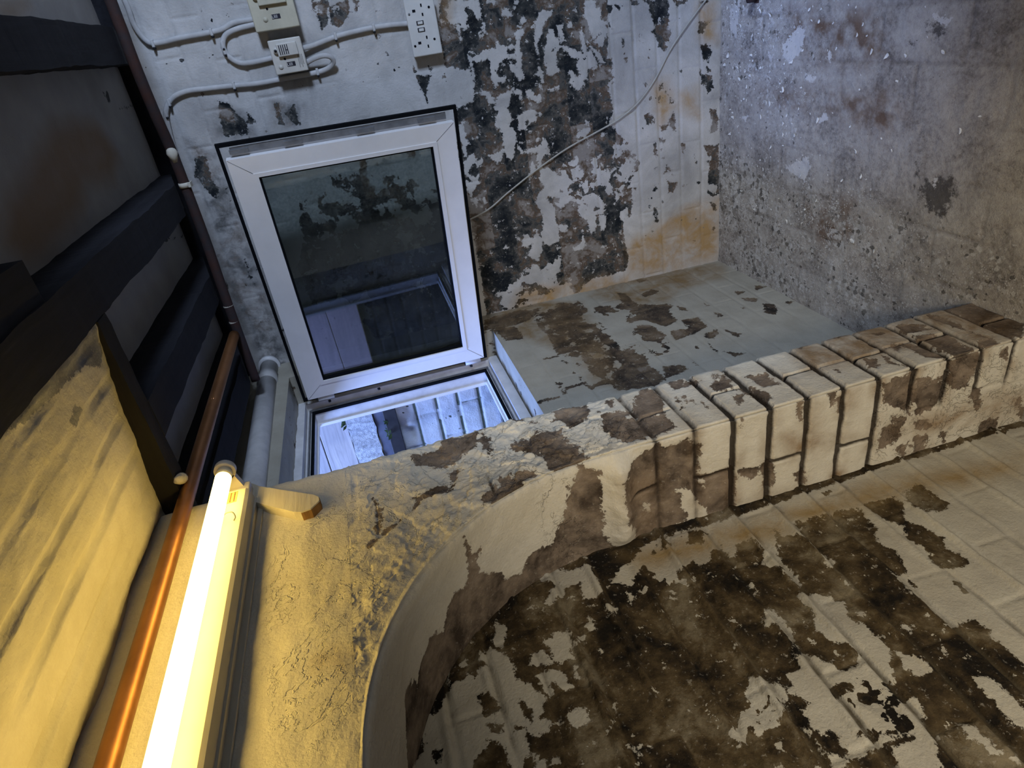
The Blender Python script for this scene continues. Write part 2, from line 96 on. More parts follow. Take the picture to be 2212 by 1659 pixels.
# ------------------------------------------------------------------ object helpers
def tag(o, label=None, cat=None, group=None, kind=None):
    if label: o['label'] = label
    if cat: o['category'] = cat
    if group: o['group'] = group
    if kind: o['kind'] = kind
    return o
def empty(name, loc=(0, 0, 0)):
    o = bpy.data.objects.new(name, None); C.objects.link(o)
    o.location = loc; o.empty_display_size = .05
    return o
class MB:
    """collects simple solids into one mesh, all in world coordinates"""
    def __init__(s): s.v = []; s.f = []; s.sm = []
    def add(s, verts, faces, sm=False):
        n = len(s.v); s.v += [tuple(map(float, p)) for p in verts]
        s.f += [tuple(n+i for i in f) for f in faces]; s.sm += [sm]*len(faces)
        return s
    def box(s, lo, hi, bev=0., T=None):
        x0, y0, z0 = lo; x1, y1, z1 = hi
        if bev <= 0:
            p = [(x, y, z) for x in (x0, x1) for y in (y0, y1) for z in (z0, z1)]
            fs = [(0, 1, 3, 2), (4, 6, 7, 5), (0, 4, 5, 1), (2, 3, 7, 6), (0, 2, 6, 4), (1, 5, 7, 3)]
        else:
            import bmesh
            bm = bmesh.new(); bmesh.ops.create_cube(bm, size=1)
            for w in bm.verts:
                w.co = Vector(((x0+x1)/2+w.co.x*(x1-x0), (y0+y1)/2+w.co.y*(y1-y0), (z0+z1)/2+w.co.z*(z1-z0)))
            bmesh.ops.bevel(bm, geom=bm.edges[:], offset=bev, segments=3, profile=.5, affect='EDGES')
            bm.verts.index_update()
            p = [tuple(w.co) for w in bm.verts]; fs = [tuple(w.index for w in f.verts) for f in bm.faces]; bm.free()
        if T: p = [T(q) for q in p]
        return s.add(p, fs, False)
    def tube(s, pts, r, n=14, cap=True, flat=1., up=(0, 0, 1), T=None):
        """tube along a polyline; flat < 1 squashes it along the 'up' direction"""
        pts = [Vector(p) for p in pts]; vs = []
        for i, p in enumerate(pts):
            d = (pts[min(i+1, len(pts)-1)]-pts[max(i-1, 0)]).normalized()
            u = Vector(up); u = u-d*u.dot(d)
            if u.length < 1e-4: u = d.orthogonal()
            u.normalize(); w = d.cross(u)
            rr = r[i] if isinstance(r, (list, tuple)) else r
            for k in range(n):
                a = 2*PI*k/n
                vs.append(p+u*(math.cos(a)*rr*flat)+w*(math.sin(a)*rr))
        fs = [(i*n+k, i*n+(k+1) % n, (i+1)*n+(k+1) % n, (i+1)*n+k) for i in range(len(pts)-1) for k in range(n)]
        if cap: fs += [tuple(reversed(range(n))), tuple((len(pts)-1)*n+k for k in range(n))]
        if T: vs = [T(q) for q in vs]
        return s.add(vs, fs, True)
    def prism(s, poly, axis, a, b, T=None):
        """extrude a 2-D outline along axis (0,1,2) between a and b"""
        n = len(poly)
        def P(q, h):
            return {0: (h, q[0], q[1]), 1: (q[0], h, q[1]), 2: (q[0], q[1], h)}[axis]
        vs = [P(q, a) for q in poly]+[P(q, b) for q in poly]
        fs = [tuple(range(n)), tuple(reversed(range(n, 2*n)))]+[(i, i+n, (i+1) % n+n, (i+1) % n) for i in range(n)]
        if T: vs = [T(q) for q in vs]
        return s.add(vs, fs, False)
    def build(s, name, mat, parent=None, kind=None, org=None):
        base = Vector((0, 0, 0))
        p = parent
        while p is not None: base = base+p.location; p = p.parent
        if org is not None and parent is None: base = Vector(org)
        me = bpy.data.meshes.new(name)
        me.from_pydata([tuple(Vector(q)-base) for q in s.v], [], s.f); me.update()
        import bmesh
        bm = bmesh.new(); bm.from_mesh(me); bmesh.ops.recalc_face_normals(bm, faces=bm.faces[:]); bm.to_mesh(me); bm.free()
        me.polygons.foreach_set('use_smooth', s.sm)
        me.materials.append(mat)
        o = bpy.data.objects.new(name, me); C.objects.link(o)
        if parent is not None: o.parent = parent
        elif org is not None: o.location = org
        if kind: o['kind'] = kind
        return o
def spline(pts, n=8):
    """Catmull-Rom through points"""
    P = [Vector(p) for p in pts]; P = [P[0]*2-P[1]]+P+[P[-1]*2-P[-2]]; out = []
    for i in range(1, len(P)-2):
        for k in range(n):
            t = k/n; a, b, c, d = P[i-1:i+3]
            out.append(.5*((2*b)+(c-a)*t+(2*a-5*b+4*c-d)*t*t+(3*b-a-3*c+d)*t**3))
    return out+[P[-2]]
def sheet(name, X, mat, attrs, keep=None, flip=False, kind='structure', parent=None):
    """structured grid X[i,j,3] -> mesh with float point attributes"""
    ni, nj = X.shape[:2]
    I = np.arange(ni*nj).reshape(ni, nj)
    q = np.stack([I[:-1, :-1], I[1:, :-1], I[1:, 1:], I[:-1, 1:]], -1).reshape(-1, 4)
    if keep is not None: q = q[keep.ravel()]
    if flip: q = q[:, ::-1]
    me = bpy.data.meshes.new(name)
    me.vertices.add(ni*nj); me.vertices.foreach_set('co', X.reshape(-1).astype(np.float32))
    me.loops.add(q.size); me.loops.foreach_set('vertex_index', q.reshape(-1).astype(np.int32))
    me.polygons.add(len(q)); me.polygons.foreach_set('loop_start', np.arange(0, q.size, 4, dtype=np.int32))
    me.polygons.foreach_set('use_smooth', np.ones(len(q), bool))
    me.update(calc_edges=True); me.validate()
    for k, a in attrs.items():
        at = me.attributes.new(k, 'FLOAT', 'POINT'); at.data.foreach_set('value', np.asarray(a, np.float32).ravel())
    me.materials.append(mat)
    o = bpy.data.objects.new(name, me); C.objects.link(o)
    if parent is not None: o.parent = parent
    if kind: o['kind'] = kind
    return o

# ------------------------------------------------------------------ materials
class NT:
    def __init__(s, name):
        s.m = bpy.data.materials.new(name); s.m.use_nodes = True
        s.t = s.m.node_tree; s.t.nodes.clear()
        s.out = s.t.nodes.new('ShaderNodeOutputMaterial')
        s.co = s.t.nodes.new('ShaderNodeTexCoord').outputs['Object']
    def n(s, kind, **kw):
        x = s.t.nodes.new(kind)
        for k, v in kw.items(): setattr(x, k, v)
        return x
    def link(s, a, b): s.t.links.new(a, b)
    def put(s, sock, v):
        if hasattr(v, 'is_output') or isinstance(v, bpy.types.NodeSocket): s.link(v, sock)
        elif isinstance(v, (tuple, list)) and len(v) == 3 and sock.type == 'RGBA': sock.default_value = (*v, 1)
        else: sock.default_value = v
    def noise(s, scale, detail=4, rough=.55, dist=0., vec=None):
        x = s.n('ShaderNodeTexNoise'); x.inputs['Scale'].default_value = scale
        x.inputs['Detail'].default_value = detail; x.inputs['Roughness'].default_value = rough
        x.inputs['Distortion'].default_value = dist
        s.link(vec or s.co, x.inputs['Vector'])
        return x.outputs['Fac']
    def attr(s, name): return s.n('ShaderNodeAttribute', attribute_name=name).outputs['Fac']
    def math(s, op, a, b=0., c=None):
        x = s.n('ShaderNodeMath', operation=op)
        s.put(x.inputs[0], a); s.put(x.inputs[1], b)
        if c is not None: s.put(x.inputs[2], c)
        return x.outputs[0]
    def rng(s, v, a, b, c=0., d=1.):
        x = s.n('ShaderNodeMapRange'); x.clamp = True
        s.put(x.inputs['Value'], v)
        for k, w in zip(('From Min', 'From Max', 'To Min', 'To Max'), (a, b, c, d)): x.inputs[k].default_value = w
        return x.outputs['Result']
    def mix(s, f, a, b, mode='MIX'):
        x = s.n('ShaderNodeMix', data_type='RGBA', blend_type=mode)
        s.put(x.inputs[0], f); s.put(x.inputs[6], a); s.put(x.inputs[7], b)
        return x.outputs[2]
    def ramp(s, f, stops):
        x = s.n('ShaderNodeValToRGB'); e = x.color_ramp.elements
        while len(e) < len(stops): e.new(.5)
        for k, (p, c) in zip(e, stops): k.position = p; k.color = (*c, 1)
        s.link(f, x.inputs[0])
        return x.outputs[0]
    def bump(s, h, strength=.5, dist=.002, normal=None):
        x = s.n('ShaderNodeBump'); x.inputs['Strength'].default_value = strength; x.inputs['Distance'].default_value = dist
        s.link(h, x.inputs['Height'])
        if normal is not None: s.link(normal, x.inputs['Normal'])
        return x.outputs[0]
    def bsdf(s, col, rough=.8, normal=None, spec=.3, metal=0., trans=0.):
        x = s.n('ShaderNodeBsdfPrincipled')
        s.put(x.inputs['Base Color'], col); s.put(x.inputs['Roughness'], rough); s.put(x.inputs['Metallic'], metal)
        x.inputs['Specular IOR Level'].default_value = spec
        x.inputs['Transmission Weight'].default_value = trans
        if normal is not None: s.link(normal, x.inputs['Normal'])
        s.link(x.outputs[0], s.out.inputs[0])
        return x
def peeling(name, p1, p2, under, uscale=9., stain=(.35, .2, .06), joint=(.04, .03, .02), ragged=.0125, speck=.0, bump=.6, spec=.25, mot_amp=.075, torn=0., stlo=.1, isl=0., grime=0.):
    t = NT(name)
    n1 = t.noise(85, 5, .76); n2 = t.noise(24, 4, .62, .3); n3 = t.noise(6, 2) if speck > 0 else None; n4 = t.noise(210, 2, .6)
    s = t.attr('paint')
    s = t.math('ADD', s, t.math('MULTIPLY', t.math('SUBTRACT', n1, .5), ragged*2.2))
    mot = t.math('MULTIPLY', t.attr('mottle'), mot_amp*2)
    s = t.math('ADD', s, t.math('MULTIPLY', t.math('SUBTRACT', n2, .5), t.math('ADD', mot, ragged*1.1)))
    mask = t.rng(s, -.0008, .0008)
    # small chips scattered in the sound paint
    if speck > 0:
        sp = t.math('MULTIPLY', t.rng(t.noise(48, 2, .5), .695, .70), t.rng(n3, .52-speck, .62-speck))
        mask = t.math('MULTIPLY', mask, t.math('SUBTRACT', 1., sp))
    if isl > 0:   # crumbs of paint still clinging to the bare brick
        ic = t.math('MULTIPLY', t.rng(t.noise(44, 4, .7), isl, isl+.008), t.rng(n2, .47, .53))
        mask = t.math('MAXIMUM', mask, ic)
    fade = t.math('MULTIPLY', t.attr('fade'), t.rng(n2, .4, .6, .15, .75))
    # bare brick, soot and mould under the paint
    big = t.noise(uscale, 4, .62, .6); fine = t.noise(55, 4, .7)
    f = t.math('ADD', t.math('MULTIPLY', big, .6), t.math('MULTIPLY', fine, .22))
    f = t.math('ADD', f, t.math('MULTIPLY', n2, .18))
    f = t.math('ADD', f, t.math('MULTIPLY', t.attr('tone'), .17))
    f = t.math('ADD', .5, t.math('MULTIPLY', t.math('SUBTRACT', f, .5), 1.85))
    ucol = t.ramp(f, under)
    ucol = t.mix(t.rng(t.noise(160, 3, .6), .62, .72, 0, .35), ucol, (.42, .39, .33))
    pcol = t.mix(t.rng(t.noise(11, 5, .6), .35, .7), p1, p2)
    pcol = t.mix(t.rng(n4, .3, .8, 0, .16), pcol, (.3, .27, .22))
    if grime > 0: pcol = t.mix(t.math('MULTIPLY', t.rng(t.noise(4.5, 5, .68, .5), .42, .68), grime), pcol, (.15, .155, .165))
    stf = t.math('MULTIPLY', t.attr('stain'), t.rng(t.noise(13, 5, .65, .4), .3, .62, stlo, .9))
    pcol = t.mix(stf, pcol, stain)
    ucol = t.mix(t.math('MULTIPLY', stf, .35), ucol, stain)
    pcol = t.mix(fade, pcol, ucol)
    jf = t.rng(t.math('ADD', t.attr('joint'), t.math('MULTIPLY', t.math('SUBTRACT', n2, .5), .55)), .22, .52, 0, .93)
    col = t.mix(mask, ucol, pcol)
    col = t.mix(jf, col, joint)
    h = t.math('ADD', t.math('MULTIPLY', mask, .55), t.math('MULTIPLY', n4, .40))
    h = t.math('ADD', h, t.math('MULTIPLY', t.noise(38, 4, .72), .75))
    h = t.math('ADD', h, t.math('MULTIPLY', t.math('MULTIPLY', fine, t.math('SUBTRACT', 1., mask)), .8))
    if torn > 0:
        tz = t.math('MULTIPLY', t.attr('mottle'), torn)
        ta = t.rng(t.noise(8, 6, .68, .5), .47, .485); tb = t.rng(t.noise(19, 5, .7, .3), .57, .585)
        h = t.math('ADD', h, t.math('MULTIPLY', tz, t.math('ADD', t.math('MULTIPLY', ta, 1.5), t.math('MULTIPLY', tb, 1.3))))
    t.bsdf(col, t.math('SUBTRACT', .9, t.math('MULTIPLY', mask, .18)), t.bump(h, bump, .0032), spec)
    return t.m
def plain(name, col, rough=.5, metal=0., spec=.4, var=.12, scale=30, bump=.15, dist=.0008, col2=None):
    t = NT(name)
    n = t.noise(scale, 4, .6)
    dark = col2 or tuple(c*(1-2.2*var) for c in col)
    c = t.mix(t.rng(n, .35, .72), col, dark)
    t.bsdf(c, rough, t.bump(t.noise(scale*4, 4, .6), bump, dist) if bump else None, spec, metal)
    return t.m
def emit(name, col, strength):
    t = NT(name)
    e = t.n('ShaderNodeEmission'); e.inputs[0].default_value = (*col, 1); e.inputs[1].default_value = strength
    t.link(e.outputs[0], t.out.inputs[0])
    return t.m
def timber(name, c1, c2, axis=0, scale=9., rough=.85):
    t = NT(name)
    mp = t.n('ShaderNodeMapping'); t.link(t.co, mp.inputs[0])
    sc = [scale*6]*3; sc[axis] = scale*.5; mp.inputs['Scale'].default_value = sc
    n = t.noise(1, 6, .65, .6, mp.outputs[0])
    c = t.mix(t.rng(n, .3, .7), c1, c2)
    t.bsdf(c, rough, t.bump(n, .5, .002), .2)
    return t.m
M = {}
M['W'] = peeling('peeling_white_paint_on_sooty_brick', (.52, .52, .53), (.43, .43, .43), [(.32, (.007, .010, .014)), (.43, (.032, .035, .036)), (.5, (.085, .083, .08)), (.56, (.085, .058, .04)), (.68, (.22, .205, .195))], 10, (.34, .21, .075), (.16, .15, .14), speck=.03, ragged=.015, mot_amp=.125, isl=.60, grime=.5)
M['S'] = peeling('cream_paint_worn_to_brown_render', (.34, .325, .275), (.27, .255, .21), [(.3, (.014, .012, .010)), (.45, (.055, .04, .028)), (.6, (.11, .08, .05)), (.72, (.16, .13, .10))], 12, (.17, .105, .04), (.26, .245, .21), speck=.0, ragged=.015, mot_amp=.1, isl=.62)
M['F'] = peeling('cream_painted_rough_brick', (.62, .585, .50), (.55, .51, .42), [(.3, (.05, .036, .026)), (.46, (.13, .10, .075)), (.6, (.20, .155, .115)), (.74, (.26, .21, .16))], 14, (.20, .12, .05), (.018, .011, .006), speck=.0, bump=.85, mot_amp=.022, torn=.5, ragged=.017)
M['T'] = M['F']
M['B'] = peeling('flaking_paint_on_damp_alcove_brick', (.47, .44, .36), (.40, .365, .29), [(.30, (.006, .004, .002)), (.42, (.032, .021, .009)), (.54, (.075, .052, .024)), (.7, (.17, .14, .09))], 9, (.26, .17, .06), (.05, .038, .02), speck=-.02, bump=.85, ragged=.015, mot_amp=.11, isl=.615, grime=.25)
M['C'] = peeling('dull_ceiling_plaster', (.30, .29, .28), (.24, .23, .23), [(.3, (.02, .02, .025)), (.6, (.05, .05, .05))], 7, (.20, .13, .07), (.05, .05, .05), speck=-.1, bump=.3, stlo=.75)
M['Y'] = peeling('cream_painted_trimmer_arch', (.40, .38, .33), (.33, .31, .255), [(.3, (.12, .12, .125)), (.6, (.19, .19, .19))], 12, (.4, .3, .15), (.30, .26, .19), speck=-.1, bump=.7)

def floor_mat():
    t = NT('dusty_flaked_brick_floor')
    a = t.noise(9, 6, .7, .4); b = t.noise(90, 5, .75); c = t.noise(300, 3, .6)
    f = t.math('ADD', t.math('MULTIPLY', a, .6), t.math('MULTIPLY', b, .4))
    col = t.ramp(f, [(.28, (.06, .055, .05)), (.40, (.21, .19, .175)), (.50, (.36, .335, .31)), (.68, (.50, .48, .45))])
    col = t.mix(t.math('MULTIPLY', t.attr('stain'), t.rng(t.noise(15, 4, .6), .4, .6, 0, .85)), col, (.12, .065, .035))
    dn = t.math('ADD', t.attr('dark'), t.math('MULTIPLY', t.math('SUBTRACT', t.noise(60, 6, .75), .5), .1))
    col = t.mix(t.rng(dn, -.002, .012, 0, .8), col, (.035, .03, .028))
    wn = t.math('ADD', t.attr('pale'), t.math('MULTIPLY', t.math('SUBTRACT', t.noise(90, 6, .75), .5), .045))
    col = t.mix(t.rng(wn, -.001, .001, 0, .9), col, (.58, .57, .56))
    # dust-sized paint crumbs, thickest beside the wall
    v = t.n('ShaderNodeTexVoronoi'); v.inputs['Scale'].default_value = 170; v.inputs['Randomness'].default_value = 1
    t.link(t.co, v.inputs['Vector'])
    th = t.math('MULTIPLY', t.attr('crumbs'), t.rng(t.noise(20, 4, .7), .35, .7, .12, .75))
    crumb = t.math('LESS_THAN', v.outputs['Distance'], th)
    col = t.mix(t.math('MULTIPLY', crumb, .8), col, (.55, .54, .53))
    v2 = t.n('ShaderNodeTexVoronoi'); v2.inputs['Scale'].default_value = 75; v2.inputs['Randomness'].default_value = 1
    mp = t.n('ShaderNodeVectorMath', operation='ADD'); sc_ = t.n('ShaderNodeVectorMath', operation='SCALE'); nz = t.n('ShaderNodeTexNoise'); nz.inputs['Scale'].default_value = 120
    t.link(t.co, nz.inputs['Vector']); t.link(nz.outputs['Color'], sc_.inputs[0]); sc_.inputs['Scale'].default_value = .014; t.link(t.co, mp.inputs[0]); t.link(sc_.outputs[0], mp.inputs[1])
    t.link(mp.outputs[0], v2.inputs['Vector'])
    th2 = t.math('MULTIPLY', t.attr('crumbs'), t.rng(t.noise(14, 4, .7), .38, .62, .0, .95))
    crumb2 = t.math('LESS_THAN', v2.outputs['Distance'], th2)
    col = t.mix(t.math('MULTIPLY', crumb2, .75), col, t.ramp(v2.outputs['Color'], [(.2, (.05, .045, .04)), (.4, (.30, .28, .25)), (.6, (.52, .51, .5))]))
    crumb = t.math('MAXIMUM', crumb, crumb2)
    col = t.mix(t.math('MULTIPLY', t.attr('joint'), .5), col, (.07, .05, .04))
    h = t.math('ADD', t.math('MULTIPLY', b, .8), t.math('MULTIPLY', crumb, .35))
    h = t.math('ADD', h, t.math('MULTIPLY', c, .3))
    t.bsdf(col, .9, t.bump(h, .8, .004), .25)
    return t.m
M['floor'] = floor_mat()
M['upvc'] = plain('white_plastic_frame', (.72, .72, .74), .32, 0, .5, .04, 12, .05)
M['upvc_dirty'] = plain('grimy_white_plastic_frame', (.62, .63, .66), .4, 0, .4, .12, 18, .1)
M['rubber'] = plain('black_rubber_seal', (.006, .007, .009), .85, 0, .04, .1)
M['steel'] = plain('dull_zinc_steel', (.20, .21, .23), .55, .3, .3, .2)
M['beige'] = plain('beige_plastic', (.46, .44, .35), .45, 0, .4, .08, 25, .05)
M['grey_plastic'] = plain('pale_grey_plastic', (.50, .49, .46), .45, 0, .4, .08, 25, .05)
M['socket'] = plain('white_socket_plastic', (.56, .57, .57), .35, 0, .5, .05, 25, .03)
M['hole'] = plain('dark_opening', (.006, .007, .012), .8, 0, .1, 0, 20, 0)
M['cable'] = plain('painted_white_cable', (.45, .455, .47), .6, 0, .3, .1, 30, .3)
M['nail'] = plain('dark_nail', (.03, .03, .035), .5, .5, .3, .1)
M['wire'] = plain('grey_wire', (.40, .40, .38), .6, 0, .3, .12, 30, .2)
M['iron'] = plain('rusty_iron_pipe', (.024, .021, .024), .8, .0, .2, .3, 20, .6, .002, (.045, .018, .013))
M['flakepaint'] = plain('old_cream_paint', (.5, .48, .42), .7, 0, .3, .1)
M['copper'] = plain('tarnished_copper', (.33, .145, .055), .42, .75, .5, .18, 14, .3, .001)
M['waste'] = plain('grey_white_waste_pipe', (.42, .42, .43), .5, 0, .4, .1)
M['lampbody'] = plain('cream_enamel', (.48, .45, .37), .45, 0, .4, .05, 15, .05)
M['lamphold'] = plain('white_lampholder_plastic', (.50, .47, .42), .4, 0, .4, .05)
M['tube'] = emit('glowing_fluorescent_tube', (1.0, .68, .165), 15.0)
M['tubecap'] = plain('tube_end_glass', (.75, .68, .5), .3, 0, .5, .03)
M['paper'] = plain('yellowed_label_paper', (.36, .27, .11), .7, 0, .2, .08)
M['print'] = plain('label_print', (.10, .055, .02), .7, 0, .2, 0, 20, 0)
M['darkprint'] = plain('black_label_print', (.015, .015, .025), .6, 0, .2, 0, 20, 0)
M['whiteprint'] = plain('white_label_print', (.6, .6, .6), .6, 0, .2, 0, 20, 0)
M['joist'] = timber('black_painted_joist', (.013, .014, .019), (.006, .006, .009), 0)
M['trimmer'] = timber('dusty_dark_trimmer', (.010, .009, .009), (.005, .005, .005), 1)
M['packer'] = timber('cream_painted_packer', (.58, .54, .44), (.48, .43, .33), 0, 14)
M['endgrain'] = timber('bare_end_grain', (.36, .20, .07), (.17, .09, .035), 1, 20)
M['plaster'] = plain('lumpy_cream_plaster', (.5, .46, .38), .85, 0, .2, .1, 40, .8, .003)
M['board'] = timber('weathered_pinkish_boards', (.66, .50, .48), (.42, .33, .32), 1, 8)
M['slab'] = plain('pale_pitted_concrete', (.62, .63, .65), .9, 0, .2, .25, 80, .9, .006)
M['board2'] = timber('grey_fence_boards', (.52, .48, .46), (.30, .28, .27), 1, 8)
M['slate'] = plain('blue_slate_strip', (.11, .12, .17), .6, 0, .4, .15)
M['ledge'] = plain('dark_steel_angle', (.03, .028, .03), .6, .3, .4, .2)
M['leaf'] = plain('small_green_leaf', (.07, .12, .04), .6, 0, .3, .3, 40, .1)
M['outbrick'] = peeling('whitewashed_outside_brick', (.62, .64, .66), (.50, .53, .56), [(.3, (.04, .05, .05)), (.6, (.12, .13, .12))], 10, (.2, .2, .16), (.06, .08, .05), speck=.03, bump=.7)
M['shaded_brick'] = plain('outside_brick_dark_as_shade', (.03, .03, .03), .9, 0, .2, .2, 20, .5, .003)  # near-black colour puts the light well's shade into the brick
M['flake'] = plain('curled_paint_flake', (.78, .78, .76), .7, 0, .3, .08)
def glass_mat():
    t = NT('dirty_double_glazing')
    tr = t.n('ShaderNodeBsdfTransparent'); tr.inputs[0].default_value = (.55, .60, .59, 1)
    gl = t.n('ShaderNodeBsdfGlossy'); gl.inputs[0].default_value = (.95, .95, 1, 1); gl.inputs['Roughness'].default_value = .012
    df = t.n('ShaderNodeBsdfDiffuse'); df.inputs[0].default_value = (.32, .36, .36, 1)
    fr = t.n('ShaderNodeFresnel'); fr.inputs[0].default_value = 1.78
    m1 = t.n('ShaderNodeMixShader'); t.put(m1.inputs[0], t.rng(t.noise(9, 5, .6), .35, .75, .015, .08)); t.link(tr.outputs[0], m1.inputs[1]); t.link(df.outputs[0], m1.inputs[2])
    m2 = t.n('ShaderNodeMixShader'); t.link(fr.outputs[0], m2.inputs[0]); t.link(m1.outputs[0], m2.inputs[1]); t.link(gl.outputs[0], m2.inputs[2])
    t.link(m2.outputs[0], t.out.inputs[0])
    return t.m
M['glass'] = glass_mat()

# ------------------------------------------------------------------ the shell
def perps(Y, Z, brick, seed, off=0.):
    """joint mask of upright joints for running bond"""
    k = np.floor((Z-COURSE0)/COURSE)
    sh = np.where(np.mod(k, 2) == 0, 0., brick/2)+off + (np.mod(k*7919+seed*31, 13)/13-.5)*.03
    d = np.mod(Y+sh, brick); d = np.minimum(d, brick-d)
    return d
def wall_right():
    y = np.concatenate([np.linspace(-.02, 1.30, 400), np.linspace(1.30, YE, 220)[1:]]); z = np.linspace(-.01, 1.75, 520)
    Y, Z = np.meshgrid(y, z, indexing='ij')
    k, d = courses(Z + .004*fbm(Y*6, Z*0+np.floor(Z/COURSE)*3.1, 3))
    a = masks('W', Y, Z, 1)
    soft = np.clip(.5+fbm(Y*3.5, Z*3.5, 8)*1.6, .15, 1)
    g = groove(d, .006)*soft
    g2 = groove(perps(Y, Z, .225, 5), .005)*soft*.8
    bare = np.clip(-a['paint'].reshape(Y.shape)/.01, 0, 1)
    h = -.0035*np.maximum(g, g2) + .004*fbm(Y*9, Z*9, 2) + .0022*fbm(Y*42, Z*42, 4)*(.4+bare) - .0022*bare
    low = smooth(.06, .0, Z)
    h = h + .006*low*(fbm(Y*20, Z*20, 9)+.3)
    X = np.stack([h, Y, Z], -1)
    a['joint'] = .35*np.maximum(g, g2*.7)*(vnoise(Y*14, Z*14, 6) > .45)
    a['tone'] = brick_tone(Y, Z, .225, 5)
    return sheet('wall_right', X, M['W'], a)
def wall_back():
    """back wall behind the pier, with the window opening; it runs on as the back of the alcove"""
    x = np.concatenate([np.linspace(-.01, .125, 40), np.linspace(.125, .73, 170)[1:], np.linspace(.73, 1.22, 120)[1:], np.linspace(1.22, 1.95, 260)[1:], np.linspace(1.95, XE, 60)[1:]])
    z = np.concatenate([np.linspace(-.01, .896, 280), np.linspace(.896, 1.56, 220)[1:], np.linspace(1.56, 1.75, 30)[1:]])
    X, Z = np.meshgrid(x, z, indexing='ij')
    kx, d = courses(Z + .006*fbm(X*5, np.floor((Z-COURSE0)/COURSE+.5)*2.7, 13))
    aS = masks('S', X, Z, 1); aB = masks('B', X, Z, -1)
    isB = (X > 1.12).ravel()
    a = {q: np.where(isB, aB[q], aS[q]) for q in aS}
    soft = np.clip(.6+fbm(X*3, Z*3, 18)*1.6, .1, 1)
    wave = .0025*fbm(X*30, Z*8, 14)
    g = groove(d+wave, .007)*soft
    g2 = groove(perps(X, Z, .225, 11), .006)*soft
    IB = isB.reshape(X.shape)
    ridge = np.where(IB, groove(d-.011+wave, .008)*.008*np.clip(fbm(X*5, Z*16, 21)*3+.5, 0, 1), 0)
    bare = np.clip(-a['paint'].reshape(X.shape)/.01, 0, 1)
    h = -np.where(IB, .0065, .003)*np.maximum(g, .5*g2*np.where(IB, 1, 1.4)) + ridge
    h = h + np.where(IB, .007, .004)*fbm(X*10, Z*13, 22) + .003*fbm(X*45, Z*45, 24)*(.3+.9*bare) - .002*bare
    h = h + np.where(IB, .010, 0)*fbm(X*4, Z*5, 25)*bare
    P = np.stack([X, h, Z], -1)
    a['joint'] = (np.where(IB, .55, .25)*np.maximum(g, g2*.6)).ravel()
    a['tone'] = brick_tone(X, Z, .225, 11)*np.where(IB, 1., .5)
    hole = (X[:-1, :-1] >= .1249) & (X[1:, 1:] <= .7301) & (Z[:-1, :-1] >= .8959) & (Z[1:, 1:] <= 1.5601)
    o = sheet('wall_back', P, M['S'], a, keep=~hole, flip=True)
    o.data.materials.append(M['B'])
    cx = .5*(X[:-1, :-1]+X[1:, 1:]); mi = (cx > 1.12).ravel().astype(np.int32)[(~hole).ravel()]
    if len(mi) == len(o.data.polygons): o.data.polygons.foreach_set('material_index', mi)
    # reveals of the window opening, plus the outer skin of the wall
    def reveal(name, P0, P1, P2, n=60, m=26):
        u = np.linspace(0, 1, n)[:, None, None]; v = np.linspace(0, 1, m)[None, :, None]
        G = P0+(P1-P0)*u+(P2-P0)*v
        nn = np.cross(P1-P0, P2-P0); nn = nn/np.linalg.norm(nn)
        U = u[..., 0]*np.linalg.norm(P1-P0); V = v[..., 0]*np.linalg.norm(P2-P0)
        edge = np.minimum(np.minimum(u[..., 0], 1-u[..., 0])*8, np.minimum(v[..., 0], 1-v[..., 0])*5).clip(0, 1)
        hh = (.006*fbm(U*25+7, V*25, 31)+.003*fbm(U*90, V*90, 32))*edge
        G = G+nn*hh[..., None]
        z0 = np.zeros(n*m)
        at = dict(paint=z0+.012+.03*np.repeat(fbm(U*18, V*18, 33)[..., None], 1, -1).ravel(), mottle=z0+.2, stain=z0, fade=z0, joint=z0)
        return sheet(name, G, M['S'], at, parent=o, kind=None)
    A = np.array
    reveal('window_sill', A([.125, 0, .896]), A([.73, 0, .896]), A([.125, -.17, .894]))
    reveal('window_reveal', A([.125, -.17, .894]), A([.125, -.17, 1.56]), A([.125, 0, .896]))
    reveal('window_reveal', A([.73, 0, .896]), A([.73, 0, 1.56]), A([.73, -.17, .894]))
    reveal('window_lintel', A([.125, -.17, 1.56]), A([.73, -.17, 1.56]), A([.125, 0, 1.56]))
    sk = MB()
    for lo, hi in (((-.02, -.17, 0), (.125, -.165, 1.72)), ((.73, -.17, 0), (XE, -.165, 1.72)), ((.12, -.17, 0), (.735, -.165, .894)), ((.12, -.17, 1.56), (.735, -.165, 1.72))): sk.box(lo, hi)
    sk.build('outer_skin', M['S'], o)
    return o
P1PERP = {-1: (.52, 1.), 0: None, 1: (.53, .8), 2: (.5, .22), 3: (.55, 1.), 4: (.52, .22), 5: (.52, 1.), 6: None, 7: (.5, .8), 8: None, 9: (.55, .5)}
P2PERP = {-1: (.5, .4), 0: (.45, .3), 1: (.55, .3), 2: (.5, .9), 3: None, 4: (.66, 1.), 5: None, 6: (.6, 1.), 7: None, 8: (.55, .9), 9: None, 10: (.5, .8)}
